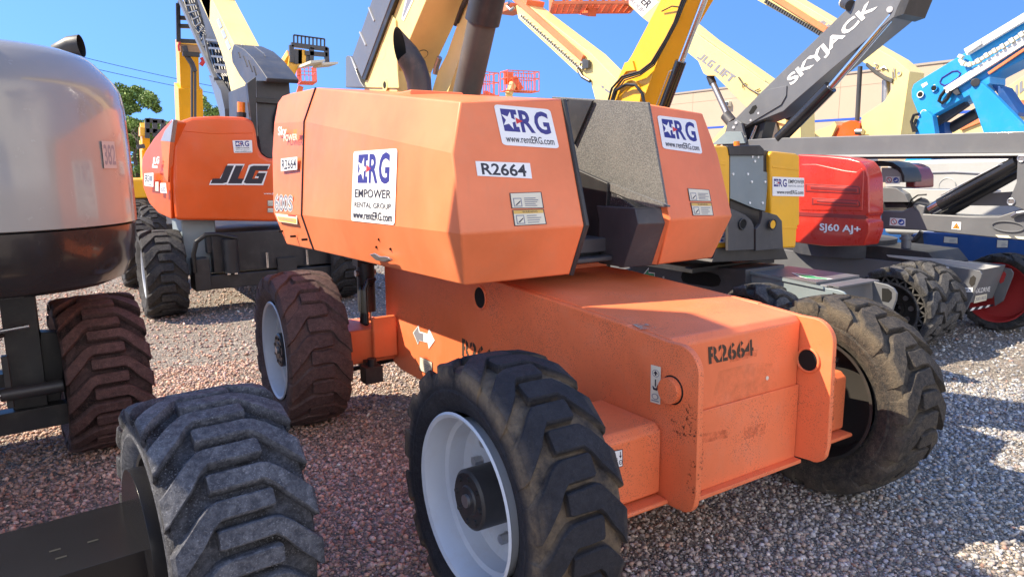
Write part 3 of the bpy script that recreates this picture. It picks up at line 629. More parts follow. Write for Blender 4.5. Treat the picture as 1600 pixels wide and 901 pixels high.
# exhaust elbow
px_ = V((-.50, 1.66, 1.90)); lf = V((-.837, .546, 0))
path = [px_, px_+V((0, 0, .17)), px_+V((0, 0, .24))+lf*.008, px_+V((0, 0, .30))+lf*.035, px_+V((0, 0, .35))+lf*.075, px_+V((0, 0, .395))+lf*.125]
path = [px_, px_+V((0, 0, .12)), px_+V((0, 0, .22))+lf*.006, px_+V((0, 0, .30))+lf*.030, px_+V((0, 0, .36))+lf*.066, px_+V((0, 0, .405))+lf*.108]
def elbow(b, r):
    tg = (path[5]-path[4]).normalized(); n_ = (lf*.9+V((-.44, -.90, 0))*.55).normalized(); rings = []
    for i, p in enumerate(path):
        d_ = (path[min(i+1, 5)]-path[max(i-1, 0)]).normalized(); a_ = V((.546, .837, 0)); b_ = d_.cross(a_).normalized()
        ring_ = [p+(a_*math.cos(t)+b_*math.sin(t))*r for t in np.linspace(0, 2*math.pi, 32, endpoint=False)]
        if i == 5: ring_ = [q_+tg*((p-q_).dot(n_)/tg.dot(n_)) for q_ in ring_]
        rings.append(ring_)
    return b.loft(rings, caps=False)
b = elbow(MB().m('pipe'), .068); b.m('hole_dark'); elbow(b, .062)
b.build('exhaust_pipe', m1, fix=False)
b = MB().m('orange').box(-.66, -.34, 1.45, 1.85, 1.99, 2.05); b.build('pipe_base', hl, bev=.01)
# boom, raised over the tail
d = V((0, -.792, .611)); nn = V((0, .611, .792)); u0 = V((0, 2.77, 2.325))
def pt(s_, off, x): return V((x, 0, 0))+u0+d*s_+nn*off
w_ = .137
b = MB().m('cream').prism([V((-w_, 3.55, 1.85)), V((-w_, 2.78, 1.85)), pt(0, 0, -w_), pt(4.6, 0, -w_), pt(4.6, .47, -w_), pt(.30, .47, -w_), V((-w_, 3.40, 2.25))], (2*w_, 0, 0))
boom = b.build('boom', m1, bev=.008)
b = MB().m('cream').prism(X([(568, 137), (595, 50), (603, 23), (611, 22), (618, 32), (621, 110), (623, 138)], -.150), (.012, 0, 0)); b.build('boom_plate', boom, bev=.004)
b = MB().m('cream'); cc = A(597, 80, X=-.151); b.cyl(cc, cc+V((.012, 0, 0)), .062, n=32); b.m('cream'); cc = A(601, 133, X=-.153); b.cyl(cc, cc+V((.012, 0, 0)), .045, n=24); b.m('hole_dark').cyl(cc-V((.002, 0, 0)), cc, .026, n=24); b.build('pivot_boss', boom, bev=.003)
b = MB().m('skyjack_grey'); q = X([(581, 0), (604, 0), (565, 122), (550, 89)], -.175)
dirn = (q[0]-q[3]).normalized(); q[0] = q[3]+dirn*4.0; q[1] = q[2]+dirn*4.1
b.prism(q, (.30, 0, 0)); b.prism(X([(540, 89), (542.5, 87), (547, 88), (563, 128), (569, 137), (540, 137)], -.178), (.30, 0, 0)); 
cov = b.build('cable_cover', m1, bev=.006)
b = MB().m('hood_grey')
for (x0, y0, x1, y1) in ((576, 12, 584.5, 33), (562, 50, 571.5, 71), (549, 90, 557, 108)): b.beam(A(x0, y0, X=-.178), A(x1, y1, X=-.178), .012, .008, (1, 0, 0))
b.build('cover_rib', cov)
b = MB().m('black').prism([q[1]+V((.005, .05, 0)), q[2]+V((.005, .02, 0)), q[2]+V((.005, -.05, -.02)), q[1]+V((.005, -.03, -.02))], (.28, 0, 0)); b.build('seal_strip', cov)
decal(boom, 'lettering', X([(628, 33), (643, 33), (647, -20), (630, -20)], -.1372), [('poly', 'white', [(0, .05), (.25, -.0), (1.05, .6), (1.05, 1.3), (.0, 1.3), (.3, .62)]), ('poly', 'decal_grey', [(.08, .14), (.22, .10), (.9, .62), (.9, 1.3), (.2, 1.3), (.45, .62)])])
for t, r in ((1.0, .03), (.15, .042)):                                # slots and weld circles on the underside
    b = MB(); cc = pt(t+.02, -.0015, 0)
    if r < .04:
        sh = lambda k: [cc-nn*0+d*(v*k*.11)+V((u*k*.035, 0, 0)) for u, v in [(math.cos(a)*1, math.sin(a)*.35+(.6 if math.sin(a) > 0 else -.6)) for a in np.linspace(0, 2*math.pi, 20, endpoint=False)]]
        b.m('rust_cyl').prism(sh(1), nn*-.001); b.m('cream').prism([p-nn*.0014 for p in sh(.86)], nn*-.001); b.m('hole_dark').prism([p-nn*.003 for p in sh(.6)], nn*-.001)
    else:
        b.m('rust_cyl').cyl(cc, cc-nn*.002, r, n=24); b.m('cream').cyl(cc-nn*.002, cc-nn*.004, r*.88, n=24)
    b.build('access_slot', boom)
b = MB().m('cream').prism(X([(745, -40), (728, -4), (713, 42), (698, 85), (684, 112), (674, 145), (698, 150), (722, 80), (752, -10)], .10), (.06, 0, 0)); b.build('support_arm', m1, bev=.004)
b = MB().m('black'); b.tube([A(735, -10, X=.08), A(722, 12, X=.08), A(714, 35, X=.09)], .016, 8); b.tube([A(730, -10, X=.1), A(718, 20, X=.10), A(711, 40, X=.10)], .012, 8); b.m('steel').tube([A(687, 90, X=.1), A(682, 104, X=.1), A(680, 116, X=.1)], .02, 8); b.build('hydraulic_hose', m1)
c0, c1 = A(725, 165, X=.0), A(761, 0, X=.0); dd = (c1-c0).normalized()
b = MB().m('rust_cyl').cyl(c0-dd*.3, c1, .088, n=40); b.m('black').cyl(c1-dd*.13, c1+dd*.06, .106, n=40); b.m('chrome').cyl(c1, c1+dd*1.6, .06, n=30)
for k in range(8):
    a = k*math.pi/4; off = (dd.orthogonal().normalized()*math.cos(a)+dd.cross(dd.orthogonal().normalized())*math.sin(a))*.085
    b.m('steel').cyl(c1+dd*.05+off, c1+dd*.075+off, .014, n=6)
b.build('lift_cylinder', m1)
# ------------------------------------------------------------------ glossy grey boom lift at the left
m2 = thing('boom_lift', (-3.05, 1.6, 0), 'glossy grey and black boom lift at the left edge with bar-lugged tyres', 'boom lift', 'boom lifts parked in the yard')
T_M2 = tmp_mesh(tyre_mesh('tyre_grey', .46, .42, .29, 17, .042, .135, .056, (.40, -.42), .05, .02, .008, 9), 'tyre_grey')
T_M2B = tmp_mesh(tyre_mesh('tyre_maroon', .46, .42, .29, 17, .042, .135, .056, (.40, -.42), .05, .02, .008, 10), 'tyre_maroon')
RB = tmp_mesh(rim_mesh('black', .288, 1, .12, .42, 'black'), 'rim_black'); RBL = tmp_mesh(rim_mesh('black', .288, -1, .12, .42, 'black'), 'rim_black_l')
TH = R_(4.8)
def L2(x, y, z): return V((-1.94+x*math.cos(TH)-y*math.sin(TH), .40+x*math.sin(TH)+y*math.cos(TH), z))   # frame at the near right wheel
for i, (x, y) in enumerate([(0, 0), (0, 2.38), (-2.05, 0), (-2.05, 2.38)]):
    wheel(m2, L2(x, y, .46), T_M2 if i % 2 == 0 else T_M2B, RB if x == 0 else RBL, 1 if x == 0 else -1, [.02, .05, .2, .3][i], TH, (.12, .09, .1, .16, 8), ['near wheel with dusty grey tread bars', 'rear wheel with maroon brown tread', None, None][i])
def hood_m2():
    cx, cy, hx, hy, r = -3.25, 2.75, 1.35, 1.0, .62
    def outl(inset, rr=None):
        pts = []; rad = r-inset*.9
        for (sx, sy, a0) in ((1, 1, 0), (-1, 1, 90), (-1, -1, 180), (1, -1, 270)):
            for k in range(13):
                a = R_(a0+90*k/12); pts.append((cx+sx*(hx-inset-rad)+rad*math.cos(a), cy+sy*(hy-inset-rad)+rad*math.sin(a)))
        return pts
    def body(mat, prof):
        b = MB().m(mat); b.loft([[V((x, y, z)) for x, y in outl(i)] for i, z in prof]); return b
    lower = body('cover_black', [(.14, 1.07), (.075, 1.10), (.035, 1.19), (.012, 1.30), (.006, 1.372)]).build('lower_cover', m2, ang=50)
    upper = body('gloss_silver', [(.012, 1.378), (0, 1.384), (0, 1.48), (.002, 1.74), (.008, 1.94), (.020, 2.03), (.045, 2.085), (.12, 2.175), (.155, 2.205), (.22, 2.228), (.55, 2.27)]).build('hood', m2, ang=50)
    return upper
h2 = hood_m2()
decal(h2, 'number_plate', [V((-2.52+.62*math.cos(R_(a)), 2.37-.62*math.sin(R_(a)), z)) for a, z in ((42, 1.655), (33, 1.655), (33, 1.785), (42, 1.785))], [('rect', 'hood_grey', 0, 0, 1, 1), ('text', 'decal_grey', '382', .1, .12, .98, .88, .02)], .004)
b = MB().m('charcoal'); e0 = A(97, 93, Y=2.9)
b.tube([e0+V((-.05, .03, -.30)), e0+V((-.03, .02, -.06)), e0+V((.0, 0, .045)), e0+V((.05, -.03, .07)), e0+V((.10, -.05, .075))], [.055, .055, .055, .057, .062], 20, caps=False)
b.m('hole_dark').tube([e0+V((.0, 0, .045)), e0+V((.05, -.03, .07)), e0+V((.098, -.05, .075))], [.05, .052, .057], 20, caps=False)
b.build('exhaust_pipe', m2, fix=False)
b = MB().m('black')
b.beam(L2(-1.45, 0, .56), L2(-1.45, 2.38, .56), .8, .34); b.cyl(L2(-1.3, 1.5, .72), L2(-1.3, 1.5, 1.10), .45, n=48)
b.build('chassis', m2, bev=.02)
b = MB().m('axle_black'); b.cyl(L2(-.23, 0, .46), L2(-.10, 0, .46), .25, n=40); b.beam(L2(-1.2, .09, .405), L2(-.213, .09, .405), .40, .19); b.m('steel').cyl(L2(-.50, -.112, .405), L2(-.50, -.125, .405), .016, n=16); b.m('white').cyl(L2(-.50, -.12, .385), L2(-.50, -.128, .385), .02, n=16)
b.m('hole_dark')
for (x, y) in ((-.36, .05), (-.46, .06), (-.45, .0)): b.beam(L2(x, y, .5005), L2(x+.03, y, .5005), .012, .002)
b.build('axle_housing', m2, bev=.012, seg=3)
b = MB().m('black')
b.beam(L2(-.36, 2.3, .30), L2(-.36, 2.3, 1.06), .16, .20, (0, 1, 0)); b.beam(L2(-1.2, 2.28, .56), L2(-.3, 2.28, .50), .12, .10); b.beam(L2(-1.1, 2.2, .30), L2(-.2, 2.2, .30), .1, .12)
b.beam(L2(-.30, 2.3, .25), L2(-.22, 2.3, .75), .10, .12); b.m('chrome').cyl(L2(-1.0, 2.02, .46), L2(-.48, 2.02, .50), .018); b.m('steel').cyl(L2(-.6, 2.0, .83), L2(-.34, 2.0, .85), .012); b.m('black').cyl(L2(-.50, 2.02, .50), L2(-.22, 2.02, .50), .035)
b.beam(L2(-.46, 2.05, .42), L2(-.46, 2.05, .70), .03, .05, (0, 1, 0)); b.m('hose').tube([L2(-1.1, 2.1, .72), L2(-.8, 2.06, .72), L2(-.55, 2.05, .78), L2(-.45, 2.1, .8)], .013).tube([L2(-1.1, 2.1, .69), L2(-.8, 2.06, .68), L2(-.55, 2.05, .75)], .012)
b.build('steering_axle', m2, bev=.004)
b = MB().m('skyjack_grey'); bx = -3.1  # unseen boom, widened and doubled to cast shade over the foreground
b.beam((bx, 1.95, 1.9), (bx, 1.5, 4.4), .34, .82, (0, 1, 0)); b.beam((bx+.05, .98, 2.45), (bx+.05, .72, 4.3), .26, .62, (0, 1, 0)); b.beam((bx, 2.0, 2.3), (bx, .5, 2.5), .5, .35); b.build('boom', m2, bev=.01)
# ------------------------------------------------------------------ shared simple running gear for the machines further back
T_F = tmp_mesh(tyre_mesh('tyre_plain', .48, .40, .30, 14, .035, .15, .075, (.3, -.3), .05, .03, .01, 12), 'tyre_plain')
T_M3 = tmp_mesh(tyre_mesh('tyre_plain', .49, .42, .30, 13, .038, .16, .085, (.32, -.34), .06, .03, .01, 15), 'tyre_plain')
RW_L = tmp_mesh(rim_mesh('rim_white', .297, -1, .13, .40), 'rim_a'); RW_R = tmp_mesh(rim_mesh('rim_white', .297, 1, .13, .40), 'rim_b')
def gear(root, cx, y0, half, base=2.4, tyre=None, z=.48, chassis='chassis_grey', hx=.42, top=.95, skip=(), rims=None, mk_chassis=True):
    rims = rims or (RW_L, RW_R)
    for i, (sx, y) in enumerate(((-1, y0), (1, y0), (-1, y0+base), (1, y0+base))):
        if i in skip: continue
        wheel(root, (cx+sx*half, y, z), tyre or T_F, rims[0 if sx < 0 else 1], sx, .3*i, 0, (.12, .09, .1, .16, 8) if sx < 0 else None)
    if mk_chassis:
        b = MB().m(chassis); b.box(cx-hx, cx+hx, y0-.15, y0+base+.15, .34, top); b.build('chassis', root, bev=.02)
        b = MB().m('black')
        for y in (y0, y0+base): b.box(cx-half+.1, cx+half-.1, y-.12, y+.12, .36, .58)
        b.build('axle', root, bev=.01)
# ------------------------------------------------------------------ second orange lift, behind on the left
m3 = thing('boom_lift', (-.25, 7.9, 0), 'bright orange boom lift behind the grey one, its raised boom carrying a cable ladder', 'boom lift', 'boom lifts parked in the yard')
gear(m3, -.28, 6.75, 1.02, 2.5, T_M3, .49, 'charcoal', .45, .92, mk_chassis=False)
b = MB().m('black'); b.box(-.85, 1.2, 6.5, 9.0, .70, .92); b.box(-.8, .9, 6.46, 6.60, .48, .93); b.m('black'); b.box(-.98, .9, 6.42, 6.62, .30, .46); b.box(-1.02, -.85, 6.38, 6.7, .3, .66)
b.build('chassis', m3, bev=.01)
b = MB().m('plate_grey').box(-1.08, -.72, 6.6, 7.3, .46, 1.10); b.build('tank', m3, bev=.02)
b = MB().m('black').cyl((-.62, 6.40, .48), (-.62, 6.40, .86), .085, n=20); b.m('chrome').cyl((-.66, 6.38, .46), (-.66, 6.38, .56), .025).cyl((-.58, 6.38, .46), (-.58, 6.38, .56), .025); b.build('axle_cylinder', m3)
b = MB().m('hose').tube([(-1.02, 6.35, .52), (-1.02, 6.33, .72), (-.98, 6.32, .86), (-.88, 6.32, .93), (-.76, 6.33, .93), (-.55, 6.36, .87)], .025, 10); b.build('hydraulic_hose', m3)
b = MB().m('black').box(-.1, .12, 6.40, 6.46, .40, .60); b.m('chrome')
for x in (-.22, .25): b.cyl((x, 6.40, .50), (x, 6.40, .68), .018)
b.build('valve_block', m3)
def onY(l, y): return [A(px, py, Y=y) for px, py in l]
hoodpx = [(275, 344), (270, 300), (268, 235), (272, 205), (282, 190), (300, 183), (340, 181), (385, 183), (397, 190), (401, 205), (404, 228), (409, 241), (420, 247), (452, 250), (480, 250), (480, 347)]
b = MB().m('orange_bright').prism(onY(hoodpx, 6.45), (0, 1.2, 0)); h3 = b.build('hood', m3, bev=.05, seg=4, ang=40)
b = MB().m('orange_bright').prism(onY([(277, 205), (283, 193), (300, 187), (340, 185), (385, 187), (394, 193), (397, 203), (396, 209), (330, 210)], 6.445), (0, .05, 0)); b.build('hood_brow', h3, bev=.012)
fp = (V((-1.17, 6.46, 1.5)), V((-.96, -.27, 0)))
q = [AP(px, py, *fp) for px, py in [(268, 343), (247, 333), (233, 318), (223, 292), (221, 262), (222, 247), (227, 236), (240, 216), (254, 200), (268, 186), (272, 190), (265, 240)]]
b = MB().m('orange_bright').prism(q, (.7, .9, 0)); b.build('side_hood', m3, bev=.02)
q = [AP(px, py, V((-1.19, 6.45, 1.5)), fp[1]) for px, py in [(257, 205), (271, 187), (269, 200), (266, 222), (251, 220)]]
b = MB().m('gloss_silver').prism(q, (.05, .06, 0)); q = [AP(px, py, V((-1.19, 6.45, 1.5)), fp[1]) for px, py in [(251, 220), (266, 221), (264, 245), (262, 285), (256, 275)]]; b.m('orange_frame').prism(q, (.05, .06, 0)); b.build('bevel_reflection', m3)  # plates stand in for reflections on the bevel: silver above, dull orange below
Y3 = (V((0, 6.442, 1)), V((0, 1, 0)))
decal(h3, 'rental_sign', on([(365.5, 239), (394.5, 238.5), (393.5, 219), (363, 219.5)], *Y3), [('rr', 'white', 0, 0, 1, 1, .05)]+logo(.13, .5, .84, .95)+[('text', 'ink', 'EMPOWER', .13, .34, .85, .44), ('text', 'decal_grey', 'RENTAL GROUP', .13, .22, .85, .29), ('text', 'ink', 'www.rentERG.com', .06, .05, .94, .15)])
def jlg(w, c):   # three slanted block letters drawn as outlines
    sl = lambda l: [(u+.13*v, v) for u, v in l]
    J = sl([(0, 0), (.20, 0), (.26, .06), (.26, 1), (.13, 1), (.13, .27), (0, .27)]); L = sl([(.29, 0), (.52, 0), (.52, .27), (.42, .27), (.42, 1), (.29, 1)])
    G = sl([(.55, .06), (.60, 0), (.87, 0), (.87, .60), (.72, .60), (.72, .40), (.77, .40), (.77, .27), (.67, .27), (.67, .74), (.87, .74), (.87, 1), (.60, 1), (.55, .94)])
    return J, L, G
def jlg_els(bgc, fgc, grow=.034):
    els = []
    for P_ in jlg(1, 1):
        if bgc:
            cx = sum(p[0] for p in P_)/len(P_); cy = sum(p[1] for p in P_)/len(P_)
            els.append(('poly', bgc, [(u+(grow if u > cx else -grow)*.8, v+(grow*2.6 if v > cy else -grow*2.6)) for u, v in P_]))
    for P_ in jlg(1, 1): els.append(('poly', fgc, P_))
    return els
decal(h3, 'lettering', on([(329, 286.5), (420, 287), (420, 259), (329, 258.5)], *Y3), jlg_els('white', 'ink'))
decal(h3, 'lettering', on([(412, 304.5), (440, 304.5), (440, 301), (412, 301)], *Y3), [('text', 'white', 'www.jlg.com', 0, 0, 1, 1, .02)])
for l in ([(418, 322), (427, 322), (427, 313), (418, 313)], [(418, 332), (427, 332), (427, 325), (418, 325)]): decal(h3, 'label', on(l, *Y3), warn(3))
for l, e in (([(226, 290), (240, 292), (240, 270), (226, 271)], [('rect', 'white', 0, 0, 1, 1), ('text', 'ink', 'ERG', .08, .3, .5, .9, .03), ('rect', 'decal_grey', .55, .4, .9, .8), ('rect', 'decal_grey', .2, .1, .8, .18)]), ([(238, 262), (248.5, 263), (249.5, 244), (239, 246)], [('text', 'white', 'JLG', 0, .2, 1, 1, .05), ('rect', 'white', 0, 0, .8, .2)]), ([(251, 301), (261, 302), (259.5, 286), (251, 286)], [('rect', 'white', 0, 0, 1, 1), ('text', 'decal_grey', '600S', .1, .1, .9, .7, .03)]), ([(243, 298), (248, 299), (248, 284), (243, 284)], [('rect', 'off_white', 0, 0, 1, 1)])):
    decal(m3, 'label', on(l, V((-1.205, 6.40, 1.4)), fp[1]), e)
b = MB().m('charcoal').prism(onY([(400, 126), (452, 128), (458, 200), (455, 252), (418, 247), (408, 239), (404, 215), (402, 190)], 6.75), (0, 1.5, 0)); b.build('boom_pivot', m3, bev=.01)
b = MB().m('black').prism(onY([(386, 130), (400, 120), (402, 245), (396, 215)], 6.62), (0, .10, 0)); b.prism(onY([(399, 152), (455, 156), (455, 164), (399, 160)], 6.70), (0, .06, 0)); b.m('hose').tube(onY([(437, 165), (431, 182), (430, 205), (436, 215)], 6.72), .03).build('pivot_plate', m3, bev=.006)
b = MB().m('amber').cyl(A(377, 178, Y=6.8), A(377, 160, Y=6.8), .045, n=20); b.m('black').cyl(A(377, 183, Y=6.8), A(377, 176, Y=6.8), .055, n=20); b.build('beacon', m3)
xb = -.02
b = MB().m('cream').prism(X([(318, -25), (326, -12), (365, 68), (378, 90), (392, 118), (393, 190), (376, 192), (366, 165), (352, 100), (338, 60), (310, -10)], xb), (.33, 0, 0)); bm3 = b.build('boom', m3, bev=.006)
e_ = (A(326, -12, X=xb)-A(365, 68, X=xb)).normalized()
b = MB().m('cream'); b.beam(A(326, -12, X=xb)+V((.165, 0, -.2))-e_*.02, A(326, -12, X=xb)+V((.165, 0, -.2))+e_*4, .33, .42, (0, 1, 0)); b.build('boom_extension', bm3)
b = MB().m('cream').beam(A(363, 40, X=.10), A(384, 74, X=.12), .02, .03); b.build('grab_rail', bm3)
decal(bm3, 'lettering', [A(357, 80, X=xb-.003), A(338, 32, X=xb-.003), A(343, 28, X=xb-.003), A(362, 74, X=xb-.003)], [('rect', 'hood_grey', 0, .1, .28, .9), ('rect', 'hood_grey', .36, .1, .62, .9), ('rect', 'hood_grey', .7, .1, 1, .9)])
b = MB().m('charcoal').prism(X([(361, 82), (365, 69), (381, 77), (395, 91), (406, 106), (417, 122), (416, 128), (400, 127), (386, 134), (374, 118), (363, 98)], xb-.04), (.37, 0, 0)); cv3 = b.build('cable_cover', m3, bev=.012)
b = MB().m('charcoal')
for l in (((372, 82), (375, 90)), ((380, 88), (386, 104)), ((388, 95), (394, 112)), ((396, 104), (400, 118))): b.beam(A(*l[0], X=xb-.045), A(*l[1], X=xb-.045), .012, .012)
b.m('hood_grey')
for l in (((378, 70), (390, 80), (405, 104), (418, 120)), ((396, 72), (412, 84), (424, 102), (436, 117))): b.tube([A(*p, X=xb+.02+.10*i) for i, p in enumerate(l)], .008)
b.build('cover_rib', cv3)
b = MB().m('chassis_grey')
b.beam(A(272, -20, X=.02), A(337, 125, X=.02), .05, .075); b.beam(A(298, -20, X=.20), A(322, 50, X=.20), .035, .05)
cl = b.build('cable_ladder', m3)
MB().m('black').prism(X([(281, -12), (304, -12), (322, 40), (344, 62), (358, 118), (338, 122), (318, 75)], .19), (.02, 0, 0)).build('ladder_back', cl)
b = MB().m('charcoal').prism(X([(302, -20), (312, -20), (340, 58), (345, 70), (322, 66), (320, 40)], .12), (.06, 0, 0)); b.build('ladder_plate', cl)
b = MB().m('chassis_grey'); b.beam(A(319, 58, X=.06), A(334, 122, X=.06), .03, .05); b.beam(A(344, 58, X=.08), A(358, 118, X=.08), .03, .05)
for i in range(4): b.beam(A(322+4.5*i, 62+13*i, X=.07), A(345+4*i, 64+13*i, X=.07), .02, .03)
b.m('chassis_grey')
for i in range(9): b.beam(A(281+5*i, 0+12.0*i-3, X=.04), A(302+3.0*i, 2+9*i-3, X=.10), .012, .02)
b.m('hose')
for k in range(5): b.tube([A(284+4*k, -12, X=.16), A(300+4*k, 40, X=.16), A(326+5*k, 70, X=.16), A(337+4*k, 112, X=.16), A(346+3*k, 120, X=.16), A(352+3*k, 150, X=.16), A(356+2*k, 178, X=.16)], .016, 6)
b.build('hose_bundle', cl)
b = MB().m('rust_cyl').beam(A(338, 111, X=.05), A(360, 113, X=.05), .03, .05); b.build('ladder_clamp', cl)
b = MB().m('skyjack_grey').prism(X([(326, 118), (336, 126), (345, 142), (351, 170), (352, 186), (345, 186), (340, 165)], .0), (.12, 0, 0)); b.m('black').prism(X([(346, 128), (356, 140), (372, 160), (374, 190), (352, 190), (350, 165)], .14), (.1, 0, 0)); b.build('ladder_foot', m3)

# ------------------------------------------------------------------ telehandlers
def telehandler(base, boom_from, boom_to, label, cs=1, wide=.46, yellow='yellow'):
    bx, by = base
    r = thing('telehandler', (bx, by, 0), label, 'telehandler', 'yellow telehandlers at the back of the yard')
    gear(r, bx, by-1.4, .95, 2.8, None, .48, 'charcoal', .55, 1.0)
    b = MB().m(yellow).box(bx-.62, bx+.62, by-1.75, by+1.75, .8, 1.35); b.build('body', r, bev=.06, seg=3)
    b = MB().m('black').box(bx+cs*.7-.35, bx+cs*.7+.35, by-.6, by+.6, 1.35, 2.2); b.m(yellow).box(bx+cs*.7-.4, bx+cs*.7+.4, by-.7, by+.7, 2.2, 2.28); b.build('cab', r, bev=.03)
    p0, p1 = V(boom_from), V(boom_to)
    b = MB().m(yellow).beam(p0, p0+(p1-p0)*.72, wide, .50, (0, -1, 0)).beam(p0+(p1-p0)*.70, p1, wide*.78, .40, (0, -1, 0)); b.build('boom', r, bev=.01)
    return r
tA = telehandler((.30, 14.6), (.26, 14.2, 1.2), (A(296, 62, Y=13.0)+V((0, .3, 0))), 'yellow telehandler with its boom raised almost upright behind the orange lift', wide=.44)
b = MB().m('charcoal'); q = lambda l: onY(l, 12.7)
b.tube(q([(288, 72), (292, 88), (300, 100), (304, 112)]), .05, 8); b.tube(q([(300, 100), (300, 186)]), .022, 6).tube(q([(305, 106), (305, 186)]), .022, 6); b.build('boom_hose', tA)
b = MB().m('black')
for l in (((278, 6), (279, 66)), ((278, 6), (318, 8)), ((279, 28), (318, 30)), ((279, 41), (318, 42)), ((316, 8), (318, 64)), ((280, 64), (320, 66))): b.beam(*q(l), .07, .07)
b.m('wood').box(*sorted((q([(280, 50)])[0].x, q([(312, 50)])[0].x)), 12.72, 12.8, q([(1, 60)])[0].z, q([(1, 46)])[0].z); b.m('black').box(*sorted((q([(282, 50)])[0].x, q([(308, 50)])[0].x)), 12.62, 12.7, q([(1, 68)])[0].z, q([(1, 60)])[0].z)
b.build('fork_carriage', tA)
b = MB().m('decal_red').tube(onY([(281, 66), (279, 72), (280, 80)], 12.68), .02).tube(onY([(315, 90), (318, 96), (314, 102)], 12.68), .04); b.build('marker', tA)
tB = telehandler((1.2, 16.0), (1.0, 16, 1.2), A(458, 88, Y=14.2), 'yellow telehandler whose raised forks stand empty against the sky', wide=.36)
q = lambda l: onY(l, 14.0)
b = MB().m('yellow').prism(q([(447, 128), (452, 88), (461, 76), (478, 78), (480, 97), (470, 101), (464, 110), (458, 127)]), (0, .5, 0)); b.build('boom_head', tB, bev=.02)
b = MB().m('charcoal')
for l in (((455, 71), (456, 98)), ((455, 70), (511, 77)), ((476, 83), (511, 86)), ((510, 75), (511, 102)), ((487, 75), (486, 100)), ((462, 78), (462, 100))): b.beam(*q(l), .09, .09)
b.m('black')
for i in range(9): b.beam(*q([(459+6*i, 55+.8*i), (459+6*i, 71+.8*i)]), .03, .03)
b.beam(*q([(459, 55), (507, 61.4)]), .03, .03)
b.m('charcoal').prism(q([(463, 78), (472, 78), (472, 100), (463, 100)]), (0, .1, 0)); b.prism(q([(478, 80), (490, 80), (490, 100), (478, 100)]), (0, .1, 0))
b.m('off_white').prism([*q([(465, 103), (487, 101), (487, 104), (465, 107)])], (0, -.9, 0)).prism(q([(488, 103), (514, 102), (514, 105), (490, 107)]), (0, -.6, 0)); b.build('fork_carriage', tB)
tC = telehandler((.3, 23.0), (.35, 23, 1.0), A(226, 198, Y=21.6), 'small far yellow telehandler beside the leafy tree on the left', wide=.26)
b = MB().m('charcoal'); q = lambda l: onY(l, 21.4)
for l in (((228, 188), (256, 190)), ((228, 204), (256, 206)), ((230, 186), (230, 216)), ((242, 188), (242, 214)), ((255, 188), (254, 212)), ((214, 230), (226, 228))): b.beam(*q(l), .12, .12)
b.m('yellow').prism(q([(219, 198), (234, 202), (232, 212), (219, 212)]), (0, .4, 0)); b.build('fork_carriage', tC)

# ------------------------------------------------------------------ far lifts with baskets
def basket(parent, c, yaw, w=1.8, d=.9, h=1.05, mat='orange_bright', k=.035):
    c = V(c); ca, sa = math.cos(yaw), math.sin(yaw); T = lambda x, y, z: c+V((x*ca-y*sa, x*sa+y*ca, z)); b = MB().m(mat)
    for z in (.0, .55, h):
        for a, e in (((-w/2, -d/2), (w/2, -d/2)), ((w/2, -d/2), (w/2, d/2)), ((w/2, d/2), (-w/2, d/2)), ((-w/2, d/2), (-w/2, -d/2))): b.beam(T(*a, z), T(*e, z), k, k)
    n = 6
    for i in range(n+1):
        for y in (-d/2, d/2): b.beam(T(-w/2+w*i/n, y, 0), T(-w/2+w*i/n, y, h), k*.8, k*.8, (0, 1, 0))
    for y in (0,):
        for x in (-w/2, w/2): b.beam(T(x, y, 0), T(x, y, h), k*.8, k*.8, (0, 1, 0))
    nx, ny = 14, 6
    for i in range(1, nx): b.beam(T(-w/2+w*i/nx, -d/2, 0), T(-w/2+w*i/nx, d/2, 0), .02, .03)
    for i in range(1, ny): b.beam(T(-w/2, -d/2+d*i/ny, 0), T(w/2, -d/2+d*i/ny, 0), .02, .03)
    b.box(0, 0, 0, 0, 0, 0) if False else None
    o = b.build('basket', parent, fix=False)
    b = MB().m(mat); b.loft([[T(-.35*w, d/2-.02, .35), T(-.1*w, d/2-.02, .35), T(-.1*w, d/2-.02, .9), T(-.35*w, d/2-.02, .9)], [T(-.35*w, d/2+.18, .35), T(-.1*w, d/2+.18, .35), T(-.1*w, d/2+.18, .9), T(-.35*w, d/2+.18, .9)]]); b.build('control_box', o)
    return o
def lift(base, label, hood_m='orange_bright', ch='charcoal', half=1.0, y0=None, w=.9, hood=True, top=.95):
    bx, by = base
    r = thing('boom_lift', (bx, by, 0), label, 'boom lift', 'boom lifts parked in the yard')
    gear(r, bx, by-1.25, half, 2.5, None, .48, ch, .42, top)
    if hood:
        for s in (-1, 1):
            b = MB().m(hood_m).prism([(bx+s*x, by-1.1, z) for x, z in ((.3, 1.1), (.3, 1.75), (.75, 1.75), (.88, 1.6), (.88, 1.2), (.8, 1.1))], (0, 2.4, 0)); b.build('hood', r, bev=.05, seg=3)
        b = MB().m('charcoal').cyl((bx, by, top), (bx, by, 1.12), .5, n=40).box(bx-.29, bx+.29, by-1.0, by+1.2, 1.1, 1.7); b.build('turntable', r)
    return r
f1 = lift((15.0, 27.5), 'far orange boom lift holding an empty basket just above the centre hood')
c = A(757, 148, Y=25); basket(f1, c+V((0, .4, 0)), .1, 1.5, .8, .95); b = MB().m('cream').beam((15, 28.3, 1.7), c+V((.9, .5, -.1)), .3, .4); b.m('orange_bright').beam(c+V((.9, .5, -.1)), c+V((.3, .5, .1)), .2, .25); b.build('boom', f1)
f2 = lift((18.5, 28.5), 'far boom lift with a cream boom tip and orange basket beside the bare tree')
